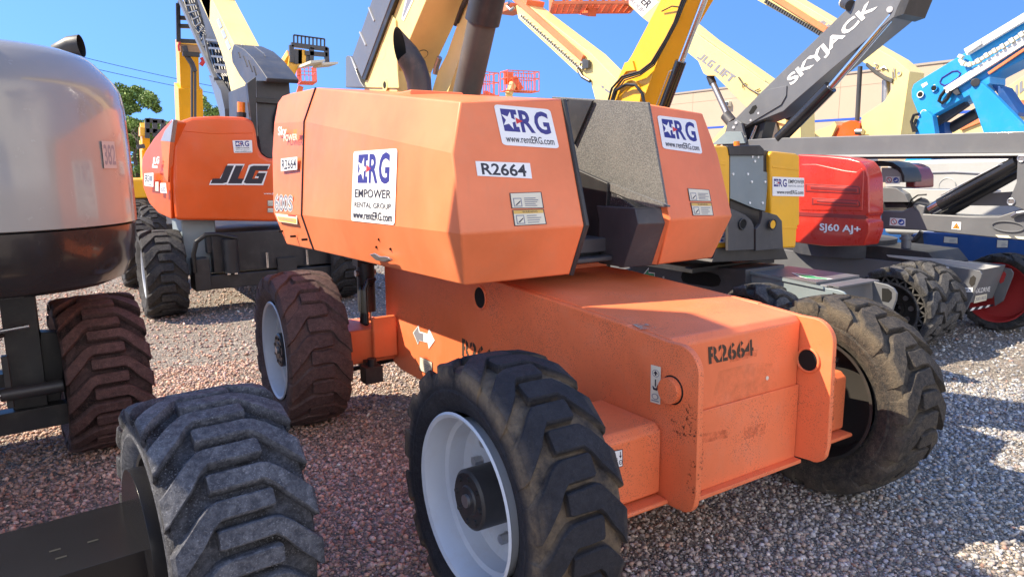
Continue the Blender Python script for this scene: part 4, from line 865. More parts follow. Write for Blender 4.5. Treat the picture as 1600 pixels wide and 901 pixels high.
c = A(820, 142, Y=25); basket(f2, c+V((0, .4, 0)), -.15, 1.55, .8, .85); b = MB().m('cream').beam((18.5, 29.4, 1.7), A(795, 147, Y=25.4), .3, .4).beam(A(795, 147, Y=25.4), A(803, 128, Y=25.4), .24, .28, (0, 1, 0)); b.m('orange_bright').beam(A(801, 122, Y=25.4), A(812, 141, Y=25.4), .28, .3, (0, 1, 0)); b.build('boom', f2)
f3 = lift((9.3, 42.0), 'far boom lift with a reddish basket behind the raised telehandler forks')
c = A(480, 130, Y=40); basket(f3, c, 1.4, 1.7, .85, .95, k=.04); b = MB().m('orange').beam((9.3, 41.2, 1.7), c+V((-.1, .9, -.1)), .25, .3); b.m('orange').prism(onY([(430, 90), (439, 97), (443, 115), (434, 112)], 40), (0, .3, 0)); b.build('boom', f3)
f4 = lift((-6.3, 7.6), 'orange boom lift mostly hidden beyond the grey lift, its low frame glimpsed behind the axle', 'orange_bright', 'orange_bright', .95)
# ------------------------------------------------------------------ yellow boom lift right behind the orange one
m4 = thing('boom_lift', (2.9, 2.5, 0), 'yellow boom lift with a grey chassis, green arrows and a bolted grey tail plate', 'boom lift', 'boom lifts parked in the yard')
def solid_mesh():
    """foam-filled style tyre: ring of triangular openings beside blocky lugs"""
    R, w = .41, .36; mb = tyre_mesh('tyre_dusty', R, w, .325, 11, .052, .13, .085, (.30, -.20), .045, .10, .010, 21)
    mb.m('tyre_dusty')
    for s in (-1, 1):
        x = s*w/2*.86
        mb.lathe([(x-s*.02, .255), (x, .255), (x, .272), (x-s*.02, .272)], 72, close=True); mb.lathe([(x-s*.02, .322), (x+s*.004, .322), (x+s*.004, .345), (x-s*.02, .345)], 72, close=True)
        n = 22
        for i in range(2*n):
            a0, a1 = 2*math.pi*i/(2*n), 2*math.pi*(i+1)/(2*n); r0, r1 = (.268, .326) if i % 2 == 0 else (.326, .268)
            mb.beam((x-s*.008, -r0*math.cos(a0), r0*math.sin(a0)), (x-s*.008, -r1*math.cos(a1), r1*math.sin(a1)), .012, .02, (1, 0, 0))
    mb.m('hole_dark'); mb.lathe([(-.10, .258), (-.10, .335)], 48); mb.lathe([(.10, .258), (.10, .335)], 48); mb.m('tyre_dusty'); mb.lathe([(-.13, .258), (.13, .258)], 48)
    return mb
T_M4 = tmp_mesh(solid_mesh(), 'tyre_dusty')
R4L = tmp_mesh(rim_mesh('rim_inner', .256, -1, .1, .36), 'rim_c'); R4R = tmp_mesh(rim_mesh('rim_inner', .256, 1, .1, .36), 'rim_d')
for i, (x, y, sd) in enumerate(((2.16, 1.38, -1), (3.92, 1.27, 1), (2.16, 3.7, -1), (3.92, 3.6, 1))):
    w4 = wheel(m4, (x, y, .38), T_M4, R4L if sd < 0 else R4R, sd, .4*i, R_(6) if i == 1 else 0, (.1, .08, .1, .14, 8), 'dusty solid wheel with triangular openings round its sidewall' if i < 2 else None); w4.scale = (.95, .927, .927)
def Xpoly(mat, l, x, th, name, root, bev=.006): return MB().m(mat).prism(X(l, x), (th, 0, 0)).build(name, root, bev=bev)
G = 'chassis_grey'
xl = 2.43
pl4 = [(1166, 423), (1285, 449), (1308, 452.5), (1318, 456), (1324, 463), (1326, 472), (1321, 500), (1240, 520), (1166, 470)]
Xpoly('plate_grey', pl4, xl, .02, 'side_plate', m4)
z4 = A(1295, 447, X=xl).z
b = MB().m(G); p_ = [A(1168, 423, X=xl), A(1286, 449.5, X=xl), A(1295, 447, X=xl)]
b.prism([V((xl+.02, A(1150, 423, X=xl).y+1.6, z4)), V((xl+.02, A(1296, 447, X=xl).y+.03, z4)), V((2.98, A(1296, 447, X=xl).y+.03, z4)), V((2.98, A(1150, 423, X=xl).y+1.6, z4))], (0, 0, -.42)); b.build('chassis', m4, bev=.008)
yF = A(1296, 447, X=xl).y
b = MB().m(G).box(xl+.02, 2.98, yF-.06, yF+.03, z4-.01, z4+.004).box(xl+.02, 2.98, yF-.02, yF+.02, z4-.40, z4); b.m('off_white').box(xl+.03, 2.97, yF-.0235, yF-.021, z4-.36, z4-.16); b.build('end_box', m4, bev=.006)
b = MB().m(G).prism([(xl-.012, A(1166, 423, X=xl).y, z4+.004), (2.98, A(1166, 423, X=xl).y, z4+.004), (2.98, yF+.10, z4+.004), (xl-.012, yF+.10, z4+.004)], (0, 0, .016)); b.m('plate_grey').prism([A(1166, 422, X=xl-.014), A(1286, 447.5, X=xl-.014), A(1286, 452, X=xl-.014), A(1166, 427, X=xl-.014)], (.012, 0, 0)); lid = b.build('lid', m4)
zz = z4+.021
decal(lid, 'direction_arrow', [A(1236, 426, Z=zz), A(1300, 434, Z=zz), A(1303, 438, Z=zz), A(1245, 437, Z=zz)], [('poly', 'white', [(0, 0), (.5, 0), (.62, .3), (1, .55), (.85, .85), (.55, .85), (.3, .8), (.15, .6)]), ('poly', 'decal_green', [(.05, .06), (.48, .06), (.60, .36), (.90, .55), (.8, .78), (.55, .78), (.32, .72), (.2, .56)])])
for px_c, w2, x in (((1309, 468), 1, xl-.001),):
    b = MB().m('hole_dark').prism(X([(1301, 457), (1310, 460), (1315, 466), (1316, 472), (1313, 476), (1300, 472)], xl-.002), (.003, 0, 0)); b.build('tie_hole', m4)
Xpoly('chassis_grey', [(1362, 439), (1386, 444.5), (1396, 450), (1401, 458), (1400, 468), (1391, 494), (1378, 500), (1364, 488)], 2.90, .022, 'side_plate', m4)
MB().m('hole_dark').prism(X([(1378, 450), (1388, 451), (1393, 456), (1393, 466), (1388, 472), (1378, 470)], 2.897), (.003, 0, 0)).build('tie_hole', m4)
# dark side wall of the chassis with slot
xs4 = 2.36
Xpoly('charcoal', [(960, 425), (1025, 408), (1165, 421), (1166, 470), (1100, 485), (960, 470)], xs4, .5, 'chassis_wall', m4)
sl = [(1064, 433), (1066, 425), (1073, 420.5), (1112, 426), (1122, 430), (1126, 438), (1123, 446), (1113, 448), (1076, 443), (1067, 440)]
MB().m('hole_dark').prism(X(sl, xs4-.003), (.004, 0, 0)).build('tie_slot', m4)
b = MB().m('white').prism(X([(1005, 428), (1013.5, 418), (1013.5, 425), (1023, 426), (1023, 437), (1005, 437)], xs4-.003), (.002, 0, 0)); b.m('decal_green').prism(X([(1006.5, 428.5), (1013, 421), (1013, 426.5), (1022, 427.5), (1022, 437), (1006, 437)], xs4-.005), (.002, 0, 0)); b.build('direction_arrow', m4, smooth=False)
MB().m('white').cyl(A(1037, 433, X=xs4-.004), A(1037, 433, X=xs4), .012).build('bolt', m4)
Y4 = 1.70
def Yp(mat, l, y, th, name, root, bev=.006, **k): return MB().m(mat).prism(onY(l, y), (0, th, 0)).build(name, root, bev=bev, **k)
b = MB().m('black'); b.cyl((2.55, 2.5, .80), (2.55, 2.5, 1.0), .42, n=40); b.box(2.05, 3.1, 1.95, 3.2, .78, .82); b.build('turntable', m4)
hy = Yp('yellow', [(1098, 228), (1136, 228), (1141, 233), (1141, 382), (1138, 388), (1098, 390)], Y4+.02, .8, 'hood', m4, .025, )
hz = Yp('yellow', [(1203, 241), (1207, 236), (1245, 240), (1250, 243), (1250, 352), (1246, 354), (1244, 387), (1206, 389)], Y4, .8, 'hood', m4, .02)
b = MB().m('yellow')
for l in ([(1121, 250), (1134, 251), (1136, 253), (1136, 257), (1134, 258), (1121, 257)],): b.prism(onY(l, Y4+.016), (0, .01, 0))
b.prism(onY([(1207, 259), (1249, 264), (1249, 267), (1207, 262)], Y4-.004), (0, .01, 0)); b.prism(onY([(1207, 354), (1246, 354), (1246, 357), (1207, 357)], Y4-.004), (0, .01, 0)); b.build('hood_rib', hz, bev=.002)
decal(hz, 'rental_sign', onY([(1206.5, 306), (1256, 307), (1256, 278), (1206.5, 276)], Y4-.002), [('rr', 'white', 0, 0, 1, 1, .02)]+logo(.04, .48, .44, .90)+[('text', 'ink', 'EMPOWER', .49, .68, 1.0, .88, .008), ('text', 'decal_grey', 'RENTAL GROUP', .49, .50, 1.0, .60, 0), ('text', 'ink', 'www.rentERG.com', .13, .12, .97, .32, .006)])
decal(hy, 'label', onY([(1123, 379), (1133, 379), (1133, 362), (1125, 362)], Y4+.018), [('rect', 'white', 0, 0, 1, 1), ('rect', 'decal_blue', .2, .1, .7, .3), ('rect', 'decal_grey', .1, .5, .8, .6)])
tp = Yp('plate_grey', [(1141, 241), (1193, 242), (1193, 268), (1201, 270), (1196, 330), (1180, 326), (1141, 310)], Y4+.03, .05, 'tail_plate', m4, .003)
b = MB()
for px, py in ((1175, 245), (1184, 245.5), (1179, 252), (1145, 272), (1168, 272), (1174, 284), (1195, 284), (1171, 317), (1191, 317)):
    c = A(px, py, Y=Y4+.03); b.m('white').cyl(c, c-V((0, .008, 0)), .010, n=10)
b.build('bolt', tp)
Yp('black', [(1138, 228), (1188, 227), (1194, 233), (1194, 243), (1140, 243)], Y4+.01, .5, 'tail_cap', m4); Yp('black', [(1190, 234), (1201, 236), (1204, 242), (1203, 272), (1196, 271), (1190, 266)], Y4+.035, .2, 'tail_side', m4)
Yp('black', [(1141, 300), (1141, 390), (1224, 390), (1225, 388), (1222, 345), (1216, 338), (1196, 331)], Y4+.06, .03, 'rear_wall', m4)
Yp('charcoal', [(1138, 324), (1165, 336), (1174, 344), (1178, 352), (1178, 390), (1138, 392)], Y4-.10, .03, 'lug_plate', m4, .004); Yp('charcoal', [(1188, 350), (1191, 338), (1191, 330), (1214, 336), (1222, 345), (1224, 388), (1181, 392), (1181, 358)], Y4-.08, .03, 'lug_plate', m4, .004)
for (px, py, m_) in ((1160, 350, 'hole_dark'), (1207, 350.5, 'yellow')):
    c = A(px, py, Y=Y4-.105); ring(m4, 'pin_hole', c, (0, -1, 0), .034, 'black', m_)
Yp('black', [(1120, 388), (1225, 388), (1232, 405), (1112, 410)], Y4-.02, .4, 'slew_cover', m4)
xb4 = 2.55
b = MB().m('yellow').prism(X([(940, 185), (951, 158), (970, 113), (987, 86), (1032, 0), (1062, -60), (1112, -60), (1075, 0), (1041, 60), (1004, 160), (995, 185)], xb4), (.30, 0, 0)); bo4 = b.build('boom', m4, bev=.008)
b = MB().m('yellow').prism(X([(955, 160), (966, 128), (978, 112), (992, 110), (988, 95), (976, 98), (970, 113), (951, 158)], xb4-.02), (.02, 0, 0)); c = A(983, 152, X=xb4-.02); b.cyl(c, c+V((.02, 0, 0)), .16, n=30); b.build('boom_plate', bo4, bev=.003)
b = MB().m('hose')
for k in range(3):
    b.tube([A(950+4*k, 160, X=xb4-.05-.01*k), A(956+4*k, 138+2*k, X=xb4-.06), A(972+2*k, 120+3*k, X=xb4-.07), A(1000, 112+3*k, X=xb4-.06), A(1018+2*k, 98+2*k, X=xb4-.05), A(1040+2*k, 62, X=xb4-.03), A(1054+2*k, 35, X=xb4-.03), A(1066+3*k, 0, X=xb4-.03), A(1075, -30, X=xb4-.03)], .011-.002*k, 8)
b.tube([A(956, 160, X=xb4-.05), A(962, 142, X=xb4-.07), A(978, 132, X=xb4-.08), A(993, 133, X=xb4-.07), A(1003, 145, X=xb4-.06), A(1007, 162, X=xb4-.05)], .015, 10); b.tube([A(1034, 18, X=xb4-.02), A(1050, 10, X=xb4-.04), A(1066, 12, X=xb4-.03)], .006, 6)
b.build('hydraulic_hose', bo4)
c0, c1, c2 = A(1033, 180, X=2.62), A(1064, 96, X=2.62), A(1108, -20, X=2.62)
MB().m('gloss_black').cyl(c0, c1, .052, n=28).m('chrome').cyl(c1, c2, .030, n=24).m('steel').tube([A(1020, 180, X=2.55), A(1046, 112, X=2.55), A(1050, 110, X=2.57)], .006).build('lift_cylinder', m4)

# ------------------------------------------------------------------ red and grey articulated boom lift
m5 = thing('boom_lift', (5.05, 2.4, 0), 'red and grey articulated boom lift with folding arms and red wheel rims', 'boom lift', 'boom lifts parked in the yard')
T_M5 = tmp_mesh(tyre_mesh('tyre_dusty', .43, .40, .27, 12, .045, .12, .085, (.28, -.22), .05, .08, .012, 31), 'tyre_dusty')
T_M5R = tmp_mesh(tyre_mesh('tyre_plain', .43, .36, .33, 12, .028, .12, .085, (.28, -.22), .05, .05, .012, 32), 'tyre_plain')
RRL = tmp_mesh(rim_mesh('rim_red', .27, -1, .1, .40, 'rim_red'), 'rim_e'); RRR = tmp_mesh(rim_mesh('rim_red', .33, 1, .14, .36, 'rim_red'), 'rim_f')
wheel(m5, (4.44, 1.36, .38), T_M5, RRL, -1, 0, 0, None, 'front wheel with pale dusty tread').scale = (.92, .884, .884); wheel(m5, (5.62, 1.12, .385), T_M5R, RRR, 1, 0, 0, None, 'wheel with a bare red rim').scale = (.95, .895, .895); wheel(m5, (4.48, 3.7, .43), T_M5, RRL, -1, 0, 0); wheel(m5, (5.62, 3.7, .41), T_M5R, RRR, 1, 0, 0)
xl5 = 4.72
Xpoly('skyjack_grey', [(1462, 413), (1531, 423), (1534, 428), (1533, 433), (1510, 484), (1500, 480), (1466, 440)], xl5, .02, 'side_plate', m5, .003)
pE = [A(1531, 423, X=xl5+.02), A(1510, 484, X=xl5+.02)]
z5 = pE[0].z; y5 = pE[0].y+.05
b = MB().m('skyjack_grey'); b.prism([V((xl5+.02, y5, z5)), V((5.38, y5, z5)), V((5.38, y5+.08, z5-.34)), V((xl5+.02, y5+.08, z5-.34))], (0, 2.6, 0)); b.build('chassis', m5, bev=.006)
Xpoly('chassis_grey', [(1558, 416), (1579, 420), (1583, 426), (1582, 432), (1567, 470), (1554, 478), (1552, 440)], 5.385, .02, 'side_plate', m5, .003)
for l, x, m_ in (([(1514, 442), (1516, 434), (1521, 430), (1525, 434), (1523, 444), (1518, 448)], xl5-.002, 'rim_inner'), ([(1561, 438), (1564, 427), (1569, 424), (1572, 428), (1568, 440), (1563, 443)], 5.382, 'rim_red')):
    MB().m(m_).prism(X(l, x), (.003, 0, 0)).build('tie_hole', m5)
yE = (V((5, y5, z5)), V((0, -.34, .08)).normalized()); yEp = (V((5, y5-.002, z5)), V((0, .973, .229)))
decal(m5, 'lettering', on([(1527, 457.5), (1546, 455), (1547, 447.5), (1528, 450)], *yEp), [('text', 'white', 'AXLDRIVE', -.25, 0, 1, 1, .012)], .002)
decal(m5, 'number_plate', on([(1521, 473.5), (1541, 469), (1542, 458.5), (1524, 462)], *yEp), [('rect', 'off_white', 0, 0, 1, 1), ('text', 'decal_grey', '3001803', .08, .25, .92, .75)], .002)
decal(m5, 'hazard_strip', on([(1513, 486), (1552, 478), (1553, 474.5), (1515, 481)], *yEp), [('rect', 'ink', 0, 0, 1, 1)]+[('poly', 'white', [(.05+.3*i, 0), (.18+.3*i, 0), (.24+.3*i, 1), (.11+.3*i, 1)]) for i in range(3)], .002)
decal(m5, 'label', X([(1507, 456), (1520, 456.5), (1520, 449), (1507, 449)], xl5-.001), [('rect', 'white', 0, 0, 1, 1), ('rect', 'decal_grey', .1, .3, .4, .7), ('rect', 'decal_grey', .6, .3, .8, .7)]); decal(m5, 'label', X([(1464, 422), (1483, 424), (1483, 417), (1465, 415)], xl5-.001), [('rect', 'white', 0, 0, 1, 1), ('rect', 'decal_grey', .3, .3, .7, .6)])
Xpoly('black', [(1222, 388), (1370, 384), (1450, 394), (1466, 414), (1440, 450), (1300, 440), (1222, 405)], 4.76, .6, 'chassis_wall', m5)
b = MB().m('charcoal').cyl((5.05, 2.5, .68), (5.05, 2.5, .86), .52, n=40); b.build('turntable', m5)
b = MB().m('hood_grey').prism(X([(1385, 398), (1475, 405), (1562, 416), (1536, 421), (1466, 412), (1388, 401)], 4.74), (.02, 0, 0)); b.m('skyjack_grey').cyl(A(1416, 403, X=4.9), A(1416, 366, X=4.9), .045, n=20).cyl(A(1416, 374, X=4.9), A(1416, 370, X=4.9), .06, n=20); b.build('post', m5)
hpx = [(1235, 262), (1238, 248), (1248, 241), (1292, 243.5), (1326, 247), (1344, 252), (1353, 263), (1357, 278), (1358, 334), (1354, 338), (1354, 344), (1358, 348), (1358, 362), (1350, 384), (1290, 385), (1235, 378)]
h5 = MB().m('red').prism(X(hpx, 4.28), (.26, 0, 0)).build('hood', m5, bev=.045, seg=4, ang=40)
b = MB().m('red')
b.prism(X([(1247, 262), (1252, 256), (1275, 256), (1320, 266), (1338, 268), (1346, 262), (1350, 266), (1347, 330), (1250, 329), (1250, 275)], 4.272), (.03, 0, 0)); b.build('hood_panel', h5, bev=.012, seg=3)
b = MB()
for (a, c, y0, y1, s) in ((1258, 1341, 287, 302, 4), (1268, 1341, 309, 322, 4)):
    b.m('dark_red').prism(X([(a, y0), (c, y0+s), (c+3, y0+s+3), (c+3, y1), (c, y1+2), (a, y1-2)], 4.268), (.012, 0, 0)); b.m('red').prism(X([(a+3, y0+2), (c, y0+s+2), (c, y1), (a+3, y1-4)], 4.264), (.01, 0, 0)); b.m('dark_red').prism(X([(a+8, y0+4), (c-2, y0+s+4), (c-2, y1-2), (a+8, y1-6)], 4.261), (.01, 0, 0))
b.build('grille', h5, bev=.003)
MB().m('dark_red').prism(X([(1246, 331), (1352, 336.5), (1355, 339.5), (1352, 342.5), (1246, 337)], 4.274), (.02, 0, 0)).build('hood_seam', h5)
decal(h5, 'model_number', X([(1281, 363), (1345, 367), (1345, 352.5), (1281, 348.5)], 4.277), [('text', 'white', 'SJ60 AJ+', 0, 0, 1, 1, .025)], .004)
b = MB().m('hood_grey').prism(X([(1377, 262), (1390, 262), (1403, 266), (1410, 275), (1412, 285), (1377, 285)], 5.3), (.3, 0, 0)); b.m('black').prism(X([(1360, 252), (1375, 251), (1395, 254), (1407, 262), (1413, 275), (1413, 285), (1410, 285), (1407, 272), (1400, 264), (1388, 260), (1366, 260)], 5.28), (.35, 0, 0)); b.build('inner_cover', m5, bev=.006)
Xpoly('dark_red', [(1402, 254), (1412, 256), (1424, 262), (1430, 275), (1430, 294), (1414, 294), (1414, 276), (1408, 264)], 5.5, .4, 'hood', m5, .02)
PICT = [('rect', 'white', 0, 0, 1, 1), ('disc', 'decal_red', .26, .5, .2, .38), ('disc', 'white', .26, .5, .15, .29), ('poly', 'decal_grey', [(.15, .72), (.19, .78), (.38, .28), (.34, .22)]), ('disc', 'decal_blue', .74, .5, .2, .38), ('poly', 'white', [(.60, .45), (.75, .5), (.75, .65), (.86, .62), (.86, .42), (.72, .30)])]
decal(m5, 'safety_label', X([(1384, 287), (1406, 287), (1406, 276), (1384, 275.5)], 5.296), PICT)
# folding arms
GR = 'skyjack_grey'
ra = Xpoly(GR, [(1128, 224), (1142, 220), (1200, 216), (1600, 205), (1700, 201), (1700, 236), (1600, 239), (1240, 243), (1130, 242)], 4.90, .34, 'upper_arm', m5, .01)
b = MB().m('hood_grey').prism(X([(1190, 243), (1600, 239), (1700, 237), (1700, 240), (1600, 243), (1200, 246)], 4.86), (.10, 0, 0)); b.m('charcoal').prism(X([(1190, 246), (1600, 242), (1700, 240), (1700, 245), (1600, 248), (1190, 249)], 4.93), (.2, 0, 0)); b.build('arm_rail', ra)
Xpoly(GR, [(1376, 292), (1400, 294), (1414, 303), (1420, 316), (1376, 316)], 5.0, .3, 'arm_bracket', m5); Xpoly('hood_grey', [(1400, 294), (1545, 298), (1545, 316), (1420, 316), (1414, 303)], 5.1, .25, 'middle_arm', m5)
Xpoly('black', [(1376, 316), (1412, 316), (1424, 329), (1376, 329)], 5.05, .3, 'arm_block', m5)
Xpoly(GR, [(1500, 305), (1600, 298), (1600, 322), (1500, 321), (1470, 328)], 5.06, .2, 'middle_arm', m5)
la = Xpoly(GR, [(1376, 329), (1410, 330), (1432, 318), (1446, 322), (1443, 334), (1520, 338), (1560, 338), (1600, 325), (1700, 322), (1700, 378), (1600, 376), (1500, 366), (1440, 360), (1376, 357)], 4.88, .30, 'lower_arm', m5, .012)
decal(la, 'safety_label', X([(1390, 352), (1415, 353.5), (1415, 341.5), (1391, 340)], 4.878), PICT)
decal(la, 'hazard_label', X([(1487, 358), (1501.5, 359), (1502, 347), (1488, 346.5)], 4.878), [('rect', 'white', 0, 0, 1, 1), ('poly', 'ink', [(.08, .1), (.92, .1), (.5, .92)]), ('poly', 'decal_orange', [(.17, .16), (.83, .16), (.5, .8)]), ('disc', 'ink', .5, .36, .08, .1)])
b = MB().m('skyjack_grey'); e5 = [A(1575+25*math.cos(a), 354+8*math.sin(a)+2*math.cos(a), X=4.872) for a in np.linspace(0, 2*math.pi, 28, endpoint=False)]; b.tube(e5+[e5[0]], .006, 6); b.build('inspection_cover', la)
b = MB().m('off_white').prism(X([(1555, 367), (1575, 368), (1580, 372), (1560, 371)], 4.872), (.01, 0, 0)).prism(X([(1585, 369), (1600, 370), (1600, 374), (1590, 373)], 4.872), (.01, 0, 0)); b.build('hazard_strip', la)
Xpoly(GR, [(1590, 243), (1606, 246), (1606, 330), (1584, 322), (1577, 312), (1588, 285)], 4.84, .03, 'link_plate', m5)
for px, py in ((1596, 248), (1580, 315)): ring(m5, 'pin', A(px, py, X=4.838), (-1, 0, 0), .022, 'steel', 'steel')
c0, c1 = A(1455, 328, X=4.92), A(1590, 254, X=4.92)
b = MB().m('gloss_black').cyl(c0+(c1-c0)*.12, c1, .066, n=28); b.m('chrome').cyl(c0, c0+(c1-c0)*.12, .062, n=24); b.m('charcoal').cyl(A(1440, 320, X=4.9), A(1440, 320, X=5.1), .07, n=20); b.m('steel').tube([A(1470, 305, X=4.86), A(1560, 258, X=4.86), A(1568, 256, X=4.88), A(1572, 262, X=4.90)], .007); b.build('arm_cylinder', m5)
c0, c1 = A(1470, 338, X=5.08), A(1592, 268, X=5.08); MB().m('black').cyl(c0, c1, .05, n=24).build('arm_cylinder', m5)
b = MB().m('hose').tube([A(1418, 325, X=4.9), A(1424, 312, X=4.87), A(1434, 305, X=4.86), A(1448, 304, X=4.88)], .008).tube([A(1420, 327, X=4.9), A(1428, 316, X=4.86), A(1440, 309, X=4.86)], .008); b.m('steel').tube([A(1582, 338, X=4.86), A(1590, 333, X=4.84), A(1602, 331, X=4.86)], .02, 8); b.build('hydraulic_hose', m5)
# raised main boom
sb = Xpoly(GR, [(1146, 188), (1156, 178), (1186, 147), (1338, 0), (1380, -40), (1440, -40), (1412, 22), (1396, 28), (1300, 108), (1236, 163), (1224, 174), (1168, 196), (1158, 202)], 4.92, .36, 'boom', m5, .008)
Xpoly(GR, [(1150, 190), (1186, 150), (1200, 140), (1229, 134), (1228, 150), (1220, 164), (1168, 195)], 4.905, .015, 'boom_plate', sb, .004)
MB().m('hole_dark').prism(X([(1170, 176), (1176, 166), (1181, 164), (1183, 168), (1177, 177), (1172, 179)], 4.902), (.004, 0, 0)).build('slot', sb)
decal(sb, 'lettering', X([(1239, 138), (1375, 14), (1361, -1), (1228, 122)], 4.919), [('text', 'white', 'SKYJACK', 0, 0, 1, 1, .03)])
b = MB().m('black').prism(X([(1396, 28), (1412, 22), (1424, -8), (1410, -5), (1402, 12)], 4.9), (.4, 0, 0)); b.m('white').cyl(A(1390, 15, X=4.90), A(1390, 15, X=4.92), .03, n=16); b.build('boom_head', sb)
for px, py in ((1185, 177), (1173, 188)): MB().m('white').cyl(A(px, py, X=4.90), A(px, py, X=4.92), .014, n=12).build('bolt', sb)
b = MB().m(GR).prism(X([(1137, 192), (1150, 187), (1158, 192), (1165, 222), (1122, 224), (1130, 215)], 4.86), (.04, 0, 0)); b.m('plate_grey').prism(X([(1112, 226), (1134, 206), (1158, 206), (1164, 224)], 4.84), (.03, 0, 0)); b.build('mount', m5, bev=.004)
for px, py in ((1150, 192), (1146, 199)): MB().m('white').cyl(A(px, py, X=4.845), A(px, py, X=4.86), .018, n=12).build('bolt', m5)
b = MB().m('black').prism(X([(1159, 200), (1178, 196), (1196, 190), (1188, 222), (1166, 222)], 5.0), (.2, 0, 0)); b.m('chrome').cyl(A(1172, 222, X=4.97), A(1182, 196, X=4.97), .02); b.build('boom_pivot', m5)
c0, c1, c2 = A(1218, 217, X=4.96), A(1298, 136, X=4.96), A(1394, 24, X=4.96)
MB().m('gloss_black').cyl(c0, c1, .075, n=28).m('chrome').cyl(c1, c2, .042, n=24).build('lift_cylinder', m5)
b = MB().m('charcoal').prism(X([(1228, 180), (1236, 166), (1240, 168), (1239, 178), (1232, 188), (1226, 187)], 5.35), (.12, 0, 0)); b.build('work_lamp', m5, bev=.01)
b = MB().m('black').cyl(A(1320, 5, X=5.0), A(1329, 9, X=4.9), .055, n=20); b.m('lamp_glass').cyl(A(1318, 4, X=5.02), A(1320, 5, X=5.0), .05, n=20); b.m('black').beam(A(1326, 2, X=5), A(1330, -12, X=5), .02, .02); b.build('work_lamp', sb)
b = MB().m('amber').cyl(A(1151, 228, X=4.7), A(1151, 221, X=4.7), .035, n=16); b.build('beacon', m5)

# ------------------------------------------------------------------ blue boom lift
m6 = thing('boom_lift', (7.7, 2.6, 0), 'blue boom lift at the right edge with a cable chain and pale grey hood', 'boom lift', 'boom lifts parked in the yard')
gear(m6, 8.0, 2.1, 1.0, 2.5, None, .48, 'navy_body', .5, .9)
Xpoly('hood_grey', [(1380, 262), (1400, 252), (1440, 250), (1600, 244), (1760, 250), (1760, 382), (1600, 374), (1380, 366)], 6.9, 1.6, 'hood', m6, .06)
b = MB().m('decal_grey').tube(X([(1450, 270), (1490, 269), (1530, 271), (1545, 275)], 6.893), .010, 6); b.build('hood_crease', m6)
c = A(1480, 291, X=6.895); ring(m6, 'filler_cap', c, (-1, 0, 0), .09, 'hood_grey', 'hood_grey')
Xpoly('navy_body', [(1424, 366), (1440, 362), (1760, 378), (1760, 440), (1600, 422), (1500, 412), (1430, 398)], 6.75, 1.2, 'chassis_body', m6, .02)
decal(m6, 'label', X([(1474, 379), (1497, 381), (1497, 371), (1475, 369)], 6.748), warn(3, 'off_white', False)); decal(m6, 'label', X([(1557, 387), (1575, 387), (1576, 375), (1558, 374)], 6.748), warn(3, 'off_white', False))
b = MB().m('black'); b.cyl(A(1440, 378, X=6.74), A(1440, 378, X=6.9), .10, n=20); b.tube([A(1420, 380, X=6.7), A(1432, 372, X=6.7), A(1440, 362, X=6.7)], .03); b.build('swivel_hose', m6)
xb6 = 7.5
bb6 = Xpoly('blue', [(1424, 141), (1427, 132), (1434, 127), (1500, 87), (1600, 25), (1680, -20), (1680, 40), (1600, 92), (1547, 120), (1547, 131), (1515, 149), (1457, 181), (1434, 178), (1424, 152)], xb6, .42, 'boom', m6, .012)
b = MB().m('white').beam(A(1510, 82, X=xb6-.06), A(1680, -20, X=xb6-.06), .06, .085).m('white').beam(A(1478, 142, X=xb6-.04), A(1680, 14, X=xb6-.04), .05, .085); b.m('orange').beam(A(1545, 115, X=xb6-.03), A(1680, 24, X=xb6-.03), .03, .03); b.m('hood_grey').prism(X([(1507, 79), (1532, 62), (1534, 69), (1512, 84)], xb6-.11), (.06, 0, 0)); b.build('boom_rail', bb6)
b = MB().m('off_white')
path = [(1680, -2), (1600, 52), (1570, 71), (1545, 85), (1525, 98), (1512, 102), (1503, 98), (1500, 91), (1504, 85), (1511, 81)]
pts = X(path, xb6-.075); seg = []
for i in range(len(pts)-1):
    L_ = (pts[i+1]-pts[i]).length; n_ = max(1, round(L_/.05)); seg += [pts[i].lerp(pts[i+1], k/n_) for k in range(n_)]
for i, p in enumerate(seg[:-1]): b.beam(p, p.lerp(seg[i+1], .82), .06 if i % 2 else .045, .055 if i % 2 else .04)
b.build('cable_chain', bb6)
for px, py, r, m_ in ((1438.7, 148, .055, 'white'), (1460, 138, .055, 'blue'), (1444, 176.5, .05, 'white')): ring(bb6, 'pin', A(px, py, X=xb6-.012), (-1, 0, 0), r*.6, m_, 'hole_dark', .012)
MB().m('navy').tube(X([(1470, 131), (1476, 134), (1484, 131), (1498, 121), (1501, 115), (1496, 111), (1488, 112), (1472, 122), (1469, 128), (1470, 131)], xb6-.002), .010, 6).build('inspection_cover', bb6)
decal(bb6, 'label', X([(1442, 137.5), (1450, 132), (1448, 128), (1439, 132.5)], xb6-.001), [('rect', 'white', 0, 0, 1, 1)])
b = MB().m('hose').tube(X([(1478, 140), (1470, 150), (1467, 158), (1472, 161), (1480, 155), (1486, 142)], xb6-.05), .022, 8).m('charcoal').prism(X([(1485, 142), (1495, 137), (1500, 146), (1494, 149)], xb6-.05), (.04, 0, 0)); b.build('hose_loop', bb6)
b = MB().m('blue').prism(X([(1514, 148), (1518, 134), (1530, 127), (1546, 140), (1600, 195), (1640, 236), (1640, 250), (1538, 250), (1536, 206), (1522, 165)], 7.38), (.10, 0, 0)); b.m('navy_body').prism(X([(1548, 131), (1565, 136), (1592, 176), (1590, 182), (1570, 165)], 7.6), (.3, 0, 0)); b.m('charcoal').cyl(A(1524, 129, X=7.35), A(1524, 129, X=7.5), .05, n=18); b.build('boom_post', m6, bev=.008)
